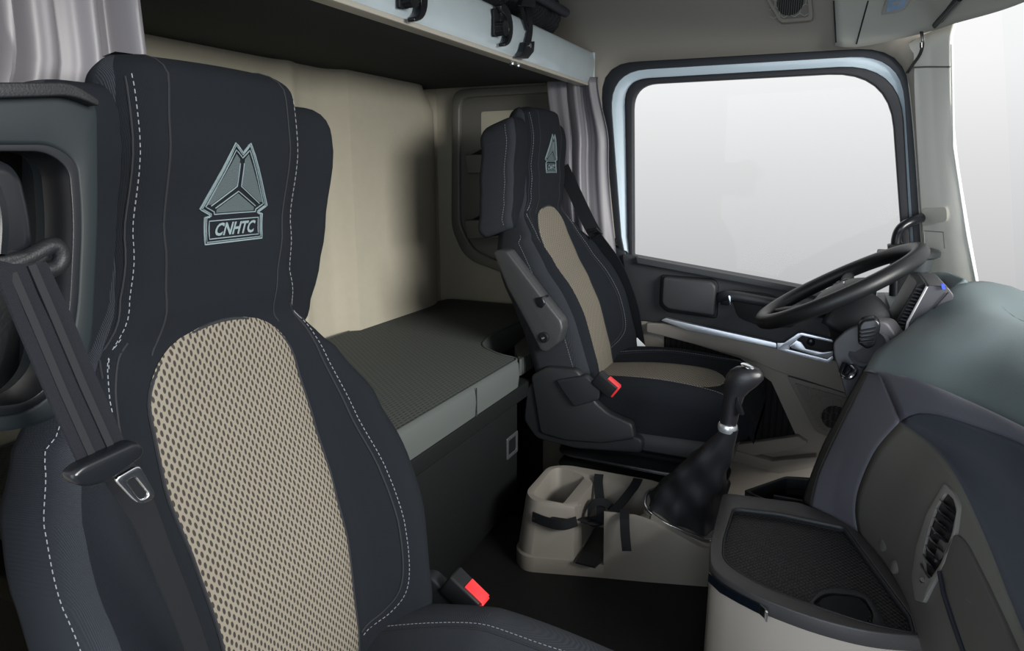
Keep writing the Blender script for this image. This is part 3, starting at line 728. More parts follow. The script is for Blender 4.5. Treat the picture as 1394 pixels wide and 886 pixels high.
    F = [list(p.vertices) for p in me.polygons]; to.to_mesh_clear(); bpy.data.objects.remove(to)
    bo('emblem_lettering', (V, F), LOGO, em)
    # cushion
    def cus(z_=0):
        rings = []; n = 44
        ys_ = [.06-.0*i for i in range(1)]+[0.06-.525*i/40 for i in range(1, 41)]
        for yy in ys_:
            t = (.06-yy)/.525; hw = .235-.01*t if t < .8 else .227-.06*((t-.8)/.2)**2
            top = .038+lift*min(1, t*2.2)+.03*math.sin(math.pi*min(1, t*1.05)*.9); bot = -.05
            if t > .82: k = (t-.82)/.18; top -= .075*(1-math.sqrt(max(0, 1-k*k*.98))); bot += .03*k*k
            ring_ = []
            for i in range(n+1):
                s = math.sin(math.pi/2*(-1+2*i/n)); x = hw*s; ax = abs(x); bz = .035*smooth01((ax-.105)/.07)*(1-.4*t)
                rr = .045; e = max(0, (ax-(hw-rr))/rr); z = top+bz-rr*(1-math.sqrt(max(0, 1-e*e)))*1.2; ring_.append(Vector((x, yy, z)))
            for x in (hw*.99, hw*.8, 0, -hw*.8, -hw*.99): ring_.append(Vector((x, yy, bot)))
            rings.append(ring_)
        return rings
    cr_ = cus(); cv = loft(cr_)
    cu = obj('cushion', cv, FAB, r, local=True, angle=70)
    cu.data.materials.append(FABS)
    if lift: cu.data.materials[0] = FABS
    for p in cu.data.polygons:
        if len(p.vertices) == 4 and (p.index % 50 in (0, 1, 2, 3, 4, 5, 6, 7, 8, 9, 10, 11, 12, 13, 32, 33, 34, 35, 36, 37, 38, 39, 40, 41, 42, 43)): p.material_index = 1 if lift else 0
    ct = BVHTree.FromPolygons([tuple(v) for v in cv[0]], cv[1])
    def cz(x, y, off=.0008):
        p, n_, i_, d_ = ct.ray_cast(Vector((x, y, 1)), Vector((0, 0, -1))); return (p+Vector((0, 0, off))) if p else Vector((x, y, .0))
    V = []; uv = []; F = []
    for j in range(50):
        y = .0-.36*j/49; k = max(0, (j/49-.78)/.22); a = .098*math.sqrt(max(.0, 1-k*k*.97))
        for i in range(21):
            u = -1+2*i/20; p = cz(a*u, y, .0015+.004*(1-abs(u)**8)); V.append(p); uv.append((y, a*u))
    F = [[j*21+i, j*21+i+1, (j+1)*21+i+1, (j+1)*21+i] for j in range(49) for i in range(20)]
    obj('cushion_mesh_panel', (V, F), MESH, cu, local=True, uv=uv)
    for nm, f_, m_ in (('cushion_stitching', stitches, STI),):
        q = []
        for sx in (-1, 1):
            q.append(f_([cz(p.x, p.y, .001) for p in crom([(sx*.150, .0, 0), (sx*.160, -.15, 0), (sx*.160, -.28, 0), (sx*.175, -.37, 0), (sx*.21, -.42, 0)], 8)]))
        for q_ in q: obj(nm, q_, m_, cu, local=True)
    q = []
    for sx in (-1, 1): q.append(tube([cz(p.x, p.y, .0002) for p in crom([(sx*.143, .0, 0), (sx*.153, -.15, 0), (sx*.153, -.28, 0), (sx*.169, -.378, 0), (sx*.205, -.428, 0)], 8)], .0015, 5))
    for q_ in q: obj('cushion_seam', q_, SEAM, cu, local=True)
    # base shell, hip covers, suspension
    sh = []
    for sx in (-1, 1):
        o_ = [(.15, .05), (.12, .085), (.03, .075), (-.01, .04), (-.05, -.005), (-.12, -.035), (-.19, -.05), (-.19, -.09), (-.0, -.11), (.12, -.10), (.16, -.05)]
        P = rounded([Vector((sx*.262, y, z)) for y, z in o_], .015)
        obj('hip_cover', prism(P, (-sx*.035, 0, 0)), SHELL, r, local=True, bevel=.006)
    obj('seat_pan', loft([rrect(Vector((0, y_, z_)), (1, 0, 0), (0, 1, 0), hw_, hl_, .05, 6) for z_, hw_, hl_, y_ in ((-.042, .225, .23, -.18), (-.055, .235, .24, -.18), (-.09, .235, .24, -.18), (-.10, .225, .23, -.17))]), SHELL, r, local=True)
    rings = []
    for i in range(57):
        z_ = -.10-.26*i/56; w_ = .022*math.sin(i/56*6*2*math.pi); rings.append(rrect(Vector((0, -.15, z_)), (1, 0, 0), (0, 1, 0), .20+w_, .21+w_, .06, 5))
    sus = obj('suspension_bellows', loft(rings), RUB, r, local=True)
    obj('seat_foot', box(-.2, .2, -.36, .07, -loc[2]+(.0 if loc[0] > 1.5 else .02), -.37), BLK, r, local=True, bevel=.01)
    # buckle on its bracket
    bx_ = -.255*mirror
    bk = obj('buckle_bracket', prism(rounded([Vector((bx_, y, z)) for y, z in ((.03, .055), (.055, .09), (-.03, .115), (-.075, .085), (-.07, .05), (0, .02))], .01), (-.026*mirror, 0, 0)), SHELL, r, local=True, bevel=.006)
    bu = obj('belt_buckle', box(-.017, .017, -.032, .032, -.02, .02), BLK, r, local=True, bevel=.004)
    bu.location = (bx_-.013*mirror, -.085, .095); bu.rotation_euler = (math.radians(35), 0, 0)
    rb = obj('release_button', box(-.012, .012, -.037, -.030, -.014, .020), RED, bu, local=True, bevel=.002)
    obj('release_top', box(-.0125, .0125, -.034, .004, .0185, .0225), RED, rb, local=True, bevel=.001)
    return r
ps = seat('passenger_seat', 'front passenger seat in charcoal cloth nearest the camera', (.578, .565, .525), math.radians(9), 0, mirror=-1, lift=.045)
ds = seat('driver_seat', 'charcoal cloth driver seat behind the steering wheel with folded armrest', (1.97, .60, .62), math.radians(20))
hc = [atx(x, y, 1.70) for x, y in ((722, 512), (743, 500), (784, 503), (799, 522), (810, 548), (828, 563), (860, 577), (864, 598), (820, 604), (770, 600), (735, 590))]
obj('recliner_cover', prism(rounded(hc, .012), (.03, 0, 0)), mat('recliner_plastic', (.013, .0145, .017), .5, bump=.3, bscale=900), ds, bevel=.006)
# folded armrest on the driver seat
arp = [(671, 344), (676, 340), (690, 341), (738, 404), (764, 437), (766, 449), (760, 467), (743, 480), (735, 478), (716, 440), (690, 392)]
XA = 1.665
P = rounded([atx(x, y, XA) for x, y in arp], .008)
am = obj('armrest', prism(P, (.05, 0, 0)), mat('armrest_plastic', (.030, .032, .034), .42, bump=.5, bscale=500), ds, bevel=.009)
c = atx(741, 459, XA-.001)
kn = obj('armrest_knob', lathe([(.0145, 0), (.0145, .004), (.010, .006), (.010, .004)], c, (-1, 0, 0)), BLK, am)
obj('knob_mark', box(-.0085, .0085, -.0022, .0022, -.0015, .0015), mat('knob_mark', (.12, .12, .12), .5), kn, local=True).location = c+Vector((-.007, 0, 0))-origin(ds)
obj('adjuster_tab', prism([atx(x, y, XA-.004) for x, y in ((727, 406), (738, 404), (742, 413), (737, 420), (731, 417))], (.045, 0, 0)), GLOSSB, am, bevel=.003)
# driver's belt
db = root('seat_belt', 'black seat belt hanging beside the driver seat with white tag', 'seat belt', (2.25, .6, .7))
path = [(766, 228, 2.22), (782, 262, 2.19), (800, 300, 2.16), (811, 320, 2.15)]
obj('belt_webbing', band(crom(P_(path), 6), (0, 1, -.3), .045, .002), WEBE, db)
path = [(808, 318, 2.15), (838, 360, 2.19), (858, 410, 2.21), (866, 450, 2.22), (872, 485, 2.22)]
obj('belt_webbing', band(crom(P_(path), 6), (.3, 1, -.2), .05, .002), WEB, db)
obj('belt_guide', tube(P_([(800, 314, 2.13), (812, 312, 2.13), (819, 318, 2.13), (812, 322, 2.13)]), .005, 8), GLOSSB, db)
obj('white_tag', prism([atx(x, y, 2.19) for x, y in ((859, 463), (867, 460), (878, 471), (879, 475), (865, 479), (862, 473))], (.006, 0, 0)), WHITE, db, bevel=.001)
obj('belt_anchor', prism(rounded([atx(x, y, 2.20) for x, y in ((862, 480), (880, 476), (886, 492), (868, 498))], .005), (.02, 0, 0)), BLK, db, bevel=.004)

# ---------------------------------------------------------------- passenger side pillar cover and belt
pc = root('pillar_cover', 'black belt pillar cover at the left edge beside the front seat', 'pillar cover', (.25, .5, .9))
YP = .46
def yp(l, Y=YP): return [aty(x, y, Y) for x, y in l]
po = rounded(yp([(-140, 118), (100, 118), (134, 138), (136, 300), (128, 470), (100, 560), (40, 585), (-140, 600)]), .02)
pin = rounded(yp([(-120, 198), (70, 198), (104, 222), (110, 300), (104, 430), (84, 520), (40, 560), (-120, 575)]), .02)
obj('cover_face', ring(po, pin, (0, .05, 0)), mat('pillar_cover_plastic', (.009, .013, .015), .5, spec=.2), pc, bevel=.006)
obj('cover_lip', ring(rounded(yp([(-122, 196), (72, 196), (106, 220), (112, 300), (106, 432), (86, 524), (40, 562), (-122, 577)], YP-.006), .02), rounded(yp([(-118, 206), (62, 206), (94, 228), (100, 300), (95, 426), (78, 512), (40, 548), (-118, 565)], YP-.006), .02), (0, .03, 0)), GLOSSB, pc, bevel=.004)
obj('cover_top', prism(rounded(yp([(-140, 112), (100, 112), (136, 136), (136, 145), (100, 130), (-140, 138)], YP-.01), .01), (0, .08, 0)), BLK, pc, bevel=.004)
obj('cover_recess', prism(yp([(-140, 150), (120, 150), (120, 560), (-140, 590)], YP+.07), (0, .01, 0)), RUB, pc)
obj('cover_side', prism([Vector((p.x, p.y+.05, p.z)) for p in yp([(118, 150), (135, 150), (130, 470), (110, 540)])], (0, .14, 0)), BLK, pc)
sb = root('seat_belt', 'grey seat belt crossing the front passenger seat down to a metal tongue', 'seat belt', (.3, .42, .9))
YB_ = .40
obj('belt_webbing', band([aty(x, y, Y) for x, y, Y in ((8, 330, .42), (30, 366, .405), (62, 440, .40), (100, 530, .395), (136, 610, .39), (152, 644, .388))], (1, 0, -.35), .0305, .002), WEB, sb)
obj('belt_stripes', join(*[band([aty(x+d*dd, y-d*dd*.42, Y-.0016) for x, y, Y in ((30, 366, .405), (62, 440, .40), (100, 530, .395), (136, 610, .39), (149, 638, .388))], (1, 0, -.35), .0045, .001) for d, dd in ((-1, 13), (1, 13))]), WEBE, sb)
obj('lower_webbing', band(crom([aty(x, y, Y) for x, y, Y in ((160, 640, .42), (196, 700, .44), (228, 780, .45), (256, 850, .46), (284, 930, .47))], 5), (1, .3, -.5), .022, .002), WEBE, sb)
# D-ring and its cover
an = obj('anchor_cover', prism(rounded(yp([(-60, 218), (14, 218), (34, 240), (48, 300), (50, 345), (20, 356), (-60, 352)], .415), .012), (0, .06, 0)), GLOSSB, sb, bevel=.012)
obj('anchor_loop', tube(crom(yp([(-20, 372), (0, 366), (40, 350), (72, 334), (84, 348), (76, 364), (50, 370)], .412), 5), .005, 10), BLK, sb)
obj('guide_ring', prism(rounded(yp([(-20, 352), (60, 338), (72, 350), (60, 362), (-20, 378)], .408), .006), (0, .012, 0)), BLK, sb, bevel=.004)
obj('anchor_ridge', tube(crom(yp([(-8, 345, ), (-6, 300), (-14, 262), (-30, 240)], .41), 5), .006, 8), GLOSSB, an)
# tongue
tg = obj('belt_tongue', prism(rounded([aty(x, y, .378) for x, y in ((97, 648), (112, 634), (186, 600), (198, 608), (196, 622), (150, 656), (120, 664), (104, 660))], .006), (0, .012, 0)), GLOSSB, sb, bevel=.004)
to_ = rounded([aty(x, y, .380) for x, y in ((156, 652), (190, 632), (212, 672), (208, 680), (192, 687), (182, 680))], .004)
ti_ = rounded([aty(x, y, .380) for x, y in ((172, 655), (184, 648), (203, 672), (200, 677), (192, 680), (188, 677))], .003)
obj('metal_plate', ring(to_, ti_, (0, .003, 0)), CHR, tg, bevel=.001)
# ================================================================ CENTRE CONSOLE
cn = root('centre_console', 'taupe moulded console with bins on the engine tunnel', 'console', (1.5, .4, .3))
zc = .485
def z_(l, Z=zc): return [atz(x, y, Z) for x, y in l]
base_o = [(1.43, .66), (1.395, .62), (1.455, .42), (1.48, .33), (1.53, .17), (1.68, .15), (1.70, .35), (1.69, .60), (1.66, .66)]
top_o = [(1.455, .64), (1.418, .605), (1.44, .43), (1.465, .33), (1.515, .19), (1.64, .18), (1.655, .36), (1.65, .60), (1.62, .645)]
def rg_(P, z, r=.03): return rounded([Vector((x, y, z)) for x, y in P], r, 5)
bo_, to2 = rg_(base_o, .298), rg_(top_o, zc)
for p in to2: p.z = zc-.085*smooth01((.37-p.y)/.20)
mid = [a.lerp(b, .18)+Vector((0, 0, 0)) for a, b in zip(bo_, to2)]
mid2 = [a.lerp(b, .85) for a, b in zip(bo_, to2)]
led = [Vector((p.x, p.y, .345)) for p in mid]
shell_v = loft([bo_, [Vector((p.x, p.y, .34)) for p in bo_], led, [Vector((a.x, a.y, .47)) for a in mid2], to2], False)
# top deck with openings: built as strips round the bins
import bmesh
def solid_diff(name, vf, cutters, m, par, bevel=.004):
    """carve real recesses with booleans, evaluated into plain mesh"""
    o = obj('tmp', vf, m, smooth=False); 
    cs = []
    for c in cutters:
        q = obj('tmpc', c, m, smooth=False); cs.append(q)
        b = o.modifiers.new('x', 'BOOLEAN'); b.operation = 'DIFFERENCE'; b.object = q; b.solver = 'EXACT'
    bpy.context.view_layer.update(); dg = bpy.context.evaluated_depsgraph_get()
    me = bpy.data.meshes.new_from_object(o.evaluated_get(dg)); V = [v.co.copy() for v in me.vertices]; F = [list(p.vertices) for p in me.polygons]
    for q in cs+[o]: bpy.data.objects.remove(q)
    return obj(name, (V, F), m, par, bevel=bevel)
def vcut(P, z0, z1, s=.8):
    c = sum(P, Vector())/len(P); lo = [Vector((c.x+(p.x-c.x)*s, c.y+(p.y-c.y)*s, z0)) for p in P]; hi = [Vector((p.x, p.y, z1)) for p in P]
    return loft([lo, hi])
full = loft([bo_, [Vector((p.x, p.y, .34)) for p in bo_], led, [Vector((a.x, a.y, b.z-.013)) for a, b in zip(mid2, to2)], to2])
bin1 = rounded([Vector((x, y, 0)) for x, y in ((1.445, .62), (1.43, .59), (1.44, .535), (1.625, .535), (1.63, .62), (1.60, .632))], .018)
bin2 = rounded([Vector((x, y, 0)) for x, y in ((1.475, .515), (1.475, .37), (1.62, .335), (1.63, .38), (1.625, .515))], .022)
slot = [Vector((x, y, 0)) for x, y in ((1.36, .50), (1.36, .43), (1.50, .43), (1.50, .50))]
body = solid_diff('console_body', full, [vcut(bin1, .36, .52), vcut(bin2, .345, .52, .88), vcut(slot, .335, .52, 1.0)], CONS, cn, .005)
obj('bin_mat', prism([Vector((x, y, .349)) for x, y in ((1.415, .49), (1.415, .44), (1.60, .40), (1.60, .50))], (0, 0, -.004)), RUB, cn)
# straps over the bin
def wp(l, dz=0): return crom([Vector(p) for p in l], 6)
obj('console_strap', band(wp([(1.62, .50, .49), (1.60, .495, .47), (1.55, .47, .42), (1.48, .455, .43), (1.42, .47, .455)]), (0, 1, 0), .024, .003), WEBE, cn)
obj('console_strap', band(wp([(1.64, .40, .488), (1.60, .405, .475), (1.54, .44, .43), (1.50, .475, .425), (1.43, .53, .45), (1.402, .555, .445)]), (.3, 1, 0), .024, .003), WEBE, cn)
obj('console_strap', band(wp([(1.46, .385, .49), (1.425, .375, .485), (1.41, .368, .455), (1.40, .36, .42)]), (0, 1, 0), .022, .003), WEBE, cn)
obj('console_strap', band(wp([(1.405, .60, .45), (1.398, .56, .448), (1.40, .52, .448), (1.42, .49, .455)]), (0, 0, 1), .026, .003), WEBE, cn)
for p in ((1.396, .592, .452), (1.398, .361, .428)): obj('strap_stud', lathe([(.003, 0), (.003, .002)], p, (-1, 0, 0), 10), CHR, cn)

obj('strap_loop', band([Vector((1.52+.045*math.cos(a), .452+.04*math.sin(a), .435+.012*math.sin(2*a))) for a in [2*math.pi*k/24 for k in range(25)]], (.2, .1, 1), .020, .003), WEBE, cn)
# gear lever
gl = root('gear_lever', 'black gear lever with leather boot beside the taupe console', 'gear lever', (1.55, .24, .47))
bc = Vector((1.535, .235, .485))
fr_o = rounded([atz(x, y, z+.004) for x, y, z in ((878, 668, .49), (905, 657, .488), (985, 668, .462), (996, 700, .435), (968, 738, .413), (905, 712, .455), (876, 690, .482))], .02)
fr_i = [bc+(p-bc)*.9 for p in fr_o]
fc = sum(fr_o, Vector())/len(fr_o); fr_i = [fc+(p-fc)*.93 for p in fr_o]
obj('boot_frame', ring(fr_o, fr_i, (0, 0, -.01)), mat('chrome_edge', (.5, .52, .55), .2, 1), gl, bevel=.002)
obj('boot_platform', prism([p-Vector((0, 0, .006)) for p in fr_o], (0, 0, -.10)), CONS, cn)
rings = []
top = atx(990, 583, 1.50); N = 40
for i in range(N):
    t = i/(N-1); c = fc.lerp(top, t)+Vector((0, .006*math.sin(t*5), 0)); w = (1-smooth01(t*1.05))*.8+.2-.12*t; ring_ = []
    src = resample(fr_i, 48, True)
    for k, p in enumerate(src):
        d = p-fc; th = 2*math.pi*k/48; rad_ = .020; circ = Vector((d.x, d.y, 0)).normalized()*rad_
        q = d*max(0, (1-t)**1.15)*.94; q = q+circ*smooth01(t*1.3)*.9
        fold = 1+.09*math.sin(4*th+7*t)*math.sin(math.pi*min(1, t*1.2))+.06*math.sin(3*th-22*t)*math.sin(math.pi*min(1, t*1.1))+.04*math.sin(9*th-9*t)*(1-t)
        ring_.append(c+q*fold)
    rings.append(ring_)
obj('leather_boot', loft(rings), mat('black_leather', (.010, .011, .013), .48, bump=.3, bscale=300, spec=.4), gl, angle=80)
ax_ = (atx(1002, 520, 1.495)-top).normalized()
obj('chrome_collar', lathe([(.019, -.006), (.021, 0), (.021, .008), (.019, .012)], top, ax_), SILV, gl)
kb = [(-.002, .018), (.02, .019), (.05, .0205), (.07, .022), (.085, .025), (.10, .028), (.115, .029), (.128, .026), (.137, .018), (.141, .004)]
kr = []
for h_, r_ in kb:
    c = top+ax_*(h_+.01); sh_ = Vector((0, -.018*smooth01((h_-.06)/.07), 0)); kr.append([c+sh_+Vector((math.cos(a)*r_*.82, math.sin(a)*r_*(1+.35*smooth01((h_-.07)/.05)), 0)) for a in [2*math.pi*k/28 for k in range(28)]])
kno = obj('knob', loft(kr), mat('knob_leather', (.012, .012, .014), .33, bump=.5, bscale=500), gl, angle=80)
obj('knob_cap', lathe([(.0155, 0), (.0155, .002), (.012, .004)], kr[-1][0]*0+sum(kr[-2], Vector())/28+Vector((0, 0, .003)), (0, -.25, 1)), CHR, kno)
obj('range_switch', prism(rounded([atx(x, y, 1.475) for x, y in ((1001, 553), (1004, 540), (1013, 566), (1006, 564))], .003), (.012, 0, 0)), GLOSSB, kno, bevel=.003)

# ================================================================ TRAY BOX
tb = root('tray_box', 'cream storage box with honeycomb rubber tray under the dashboard', 'storage box', (1.35, 0, .3))
ZT = .55
T_o = [(984, 670), (1090, 684), (1172, 716), (1262, 840), (1262, 866), (1190, 862), (1110, 842), (1030, 812), (984, 786), (967, 770), (966, 742)]
T_i = [(998, 690), (1060, 697), (1150, 716), (1240, 838), (1246, 862), (1186, 850), (1112, 826), (1036, 797), (995, 772), (983, 758), (984, 735)]
rr_ = [.02, .01, .01, .01, .01, .06, .06, .06, .05, .05, .03]
to_, ti_ = rounded(z_(T_o, ZT), rr_), rounded(z_(T_i, ZT), rr_)
rimc = obj('tray_rim', ring(to_, ti_, (0, 0, -.03)), TRIMG, tb, bevel=.005)
dn = [Vector((p.x, p.y, .535)) for p in to_]
cc2 = sum(to_, Vector())/len(to_)
bd = loft([[Vector((cc2.x+(p.x-cc2.x)*.985, cc2.y+(p.y-cc2.y)*.985, z)) for p in to_] for z in (.526, .49, .40, .30)])
obj('box_body', bd, CREAM, tb)
obj('tray_wall', loft([ti_, [Vector((p.x, p.y, ZT-.012)) for p in ti_]], False), DGR, tb, thick=.003)
cupo = rounded(z_([(1078, 832), (1122, 802), (1182, 806), (1205, 862), (1150, 846)], ZT-.012), [.02, .05, .05, .02, .02])
matv = [Vector((p.x, p.y, ZT-.014)) for p in ti_]
obj('tray_mat', prism(matv, (0, 0, -.006)), GRIP, tb)
cup_c = z_([(1153, 832)], ZT-.012)[0]
co_ = rounded(z_([(1092, 830), (1122, 798), (1180, 804), (1212, 858), (1198, 862), (1140, 846)], ZT-.008), [.02, .03, .03, .02, .01, .01])
ci_ = rounded(z_([(1103, 822), (1124, 806), (1175, 810), (1190, 836), (1186, 850), (1140, 840)], ZT-.008), [.02, .02, .02, .02, .01, .01])
cupr = obj('cup_recess_rim', ring(co_, ci_, (0, 0, -.006)), DGR, tb, bevel=.002)
obj('cup_recess', loft([ci_, [cup_c+(p-cup_c)*.8+Vector((0, 0, -.05)) for p in ci_]], False), BLK, cupr)
obj('cup_floor', prism([cup_c+(p-cup_c)*.85+Vector((0, 0, .0006)) for p in ci_], (0, 0, -.003)), BLK, cupr)
# blue-black trim with bright end on the front lip
TB = bvh(([Vector((p.x, p.y, z)) for z in (.552, .518) for p in to_], [[i, (i+1) % len(to_), (i+1) % len(to_)+len(to_), i+len(to_)] for i in range(len(to_))]))
tl = [(968, 778), (985, 793), (1010, 808), (1036, 821)]
def frontpt(px, py): return atz(px, py, .528)
obj('trim_inlay', band([atz(x, y, .530)+Vector((-.010, .004, 0)) for x, y in ((969, 782), (985, 797), (1010, 811), (1038, 825))], (0, 0, 1), .018, .003), mat('midnight_trim', (.006, .009, .014), .15, coat=.6), rimc)
obj('trim_tip', band([atz(x, y, .530)+Vector((-.011, .004, 0)) for x, y in ((1038, 824), (1046, 831), (1048, 836))], (0, 0, 1), .018, .003), CHR, rimc)

# small dark open bin beyond the tray
sbx = root('floor_bin', 'small dark open bin on the tunnel between gear lever and dashboard', 'bin', (1.7, .03, .35))
so_ = rounded(z_([(1012, 668), (1070, 648), (1104, 650), (1110, 690), (1060, 690)], .46), .01); sc_ = sum(so_, Vector())/len(so_)
si_ = [sc_+(p-sc_)*.86 for p in so_]
obj('bin_rim', ring(so_, si_, (0, 0, -.03)), DGR, sbx, bevel=.003)
obj('bin_shell', loft([so_, [sc_+(p-sc_)*.9+Vector((0, 0, -.17)) for p in so_]], False), BLK, sbx, thick=.002)
obj('bin_floor', prism([sc_+(p-sc_)*.9+Vector((0, 0, -.05)) for p in so_], (0, 0, -.01)), BLK, sbx)
obj('bin_divider', box(sc_.x-.03, sc_.x-.022, sc_.y-.06, sc_.y+.03, .42, .455), DGR, sbx, bevel=.002)

# ================================================================ DASHBOARD
da = root('dashboard', 'slate grey dashboard with angled centre panel and air vent', 'dashboard', (1.4, -.25, .8))
# top pad
ridge = crom(P_([(1178, 503, 1.53), (1240, 521, 1.43), (1310, 552, 1.33), (1394, 592, 1.21), (1520, 650, 1.05)]), 6)+[Vector((.5, -.46, .9)), Vector((.2, -.46, .9))]
row1 = crom(P_([(1196, 474, 1.60), (1262, 468, 1.52), (1340, 490, 1.42), (1394, 512, 1.32), (1530, 570, 1.12)]), 6)+[Vector((.5, -.50, .95)), Vector((.2, -.50, .95))]
row2 = crom(P_([(1236, 446, 1.72), (1290, 432, 1.65), (1345, 440, 1.56), (1394, 455, 1.5), (1540, 520, 1.25)]), 6)+[Vector((.5, -.53, .97)), Vector((.2, -.53, .97))]
row3 = crom(P_([(1296, 392, 1.88), (1318, 384, 1.86), (1350, 402, 1.78), (1394, 438, 1.64), (1560, 480, 1.4)]), 6)+[Vector((.5, -.56, .96)), Vector((.2, -.56, .96))]
row4 = [p+Vector((.10, -.14, -.05)) for p in row3]
row5 = [p+Vector((.14, -.2, -.3)) for p in row3]
nn_ = 60; rows = [resample(r_, nn_) for r_ in (ridge, row1, row2, row3, row4, row5)]
lines = [crom([rows[k][i] for k in range(6)], 7) for i in range(nn_)]
m_ = len(lines[0]); V = [p for l in lines for p in l]; F = [[i*m_+j, (i+1)*m_+j, (i+1)*m_+j+1, i*m_+j+1] for i in range(nn_-1) for j in range(m_-1)]
topv = (V, F)
obj('dash_pad', topv, DASHT, da, thick=.008, toff=1 if False else -1)
# hood of the instrument cluster, from pillar to pad
hood = coons(crom(P_([(1249, 383, 2.1), (1256, 379, 2.05), (1272, 376, 2.0), (1292, 376, 1.95), (1318, 384, 1.86)]), 5), crom(P_([(1256, 392, 2.02), (1262, 386, 1.98), (1276, 384, 1.95), (1288, 388, 1.92), (1296, 400, 1.86)]), 5),
             P_([(1249, 383, 2.1), (1256, 392, 2.02)]), P_([(1318, 384, 1.86), (1296, 400, 1.86)]), 24, 8, (0, 0, .004))
obj('cluster_hood', hood, DASHT, da, thick=.01)
hood2 = coons(crom(P_([(1296, 400, 1.86), (1288, 388, 1.92), (1276, 384, 1.95), (1262, 386, 1.98)]), 5), crom(P_([(1250, 446, 1.70), (1278, 430, 1.74), (1294, 418, 1.80), (1294, 405, 1.84)]), 5),
              P_([(1296, 400, 1.86), (1294, 415, 1.78), (1250, 446, 1.70)]), P_([(1262, 386, 1.98), (1294, 405, 1.84)]), 16, 8)
obj('pad_back', coons(rows[3], [p+Vector((.05, -.03, -.03)) for p in rows[3]], [rows[3][0], rows[3][0]+Vector((.05, -.03, -.03))], [rows[3][-1], rows[3][-1]+Vector((.05, -.03, -.03))], 50, 3), DASHT, da)
far_top = coons([(2.30, -.16, .92), (2.0, -.16, .92), (1.75, -.14, .88)], [(2.30, -.50, .95), (2.0, -.50, .96), (1.75, -.48, .95)], [(2.30, -.16, .92), (2.30, -.50, .95)], [(1.75, -.14, .88), (1.75, -.48, .95)], 12, 12)
obj('driver_side_pad', far_top, DASHT, da, thick=.02)
obj('driver_side_face', coons([(2.30, -.16, .92), (2.0, -.16, .92), (1.66, -.12, .86)], [(2.30, -.2, .45), (2.0, -.2, .45), (1.6, -.2, .45)], [(2.30, -.16, .92), (2.30, -.2, .45)], [(1.66, -.12, .86), (1.6, -.2, .45)], 12, 12), BLK, da, thick=.02)
# band under the ridge
hol = crom(P_([(1225, 573, 1.40), (1244, 563, 1.37), (1279, 565, 1.32), (1344, 586, 1.24), (1394, 606, 1.17), (1520, 670, 1.0)]), 6)+[Vector((.5, -.44, .86)), Vector((.2, -.44, .86))]
hol = [p+Vector((0, -.004, 0)) for p in hol]
band_v = coons(ridge, hol, crom(P_([(1178, 503, 1.53), (1196, 508, 1.49), (1214, 545, 1.43), (1225, 573, 1.40)]), 5), [ridge[-1], hol[-1]], 50, 12, (0, .006, 0))
obj('ridge_face', band_v, DASHS, da, thick=.006, toff=1)
# shelf hollow between band and face
facetop = crom(P_([(1225, 574, 1.395), (1262, 600, 1.33), (1300, 645, 1.23), (1340, 728, 1.12), (1372, 808, 1.03), (1400, 875, .96), (1460, 1010, .82)]), 6)+[Vector((.4, -.33, .62)), Vector((.2, -.33, .62))]
shelf = coons(hol, facetop, [hol[0], facetop[0]], [hol[-1], (hol[-1]+facetop[-1])/2+Vector((0, -.03, 0)), facetop[-1]], 60, 14, (-.0, -.03, -.03))
obj('passenger_shelf', shelf, mat('navy_grey_pad', (.045, .052, .066), .55, bump=.3, bscale=600), da, thick=.006, toff=1)
# main face
Lf = crom(P_([(1225, 574, 1.395), (1192, 612, 1.41), (1170, 660, 1.44), (1164, 695, 1.46), (1168, 724, 1.462)]), 6)
Bf = crom(P_([(1168, 724, 1.462), (1205, 768, 1.35), (1232, 815, 1.25), (1250, 866, 1.15), (1262, 920, 1.05), (1290, 1080, .85)]), 6)+[Vector((.3, -.28, .3)), Vector((.2, -.28, .3))]
face = coons(facetop, Bf, Lf, [facetop[-1], Bf[-1]], 60, 30, (0, .012, .004))
obj('centre_panel', face, DASHF, da, thick=.006, toff=1)
FT = bvh(face)
# slate side wedge toward the driver
Ts = P_([(1186, 500, 1.53), (1196, 508, 1.49)])
Ls = crom(P_([(1186, 500, 1.535), (1164, 540, 1.54), (1138, 592, 1.54), (1114, 645, 1.545), (1103, 690, 1.545)]), 5)
Rs = crom(P_([(1196, 508, 1.49), (1212, 545, 1.44), (1225, 574, 1.395)]), 4)+Lf[1:]
wed = coons([Ls[0], Rs[0]], P_([(1103, 690, 1.545), (1135, 705, 1.51), (1168, 724, 1.462)]), Ls, Rs, 14, 40, (0, .006, 0))
obj('side_wedge', wed, mat('slate_wedge', (.10, .10, .118), .5, bump=.35, bscale=700), da, thick=.006, toff=1)
Ll = crom(P_([(1180, 498, 1.60), (1156, 540, 1.60), (1135, 580, 1.60), (1118, 612, 1.60), (1094, 677, 1.60), (1100, 688, 1.58)]), 5)
obj('wedge_edge', coons([Ll[0], Ls[0]], [Ll[-1], Ls[-1]], Ll, Ls, 6, 36), mat('brown_grey_edge', (.05, .048, .044), .5, bump=.3, bscale=700), da, thick=.006, toff=1)
obj('wedge_side', coons([(1.72, -.3, .86), Ll[0]], [(1.66, -.3, .45), Ll[-1]], [(1.72, -.3, .86), (1.66, -.3, .45)], Ll, 6, 36), BLK, da, thick=.004)
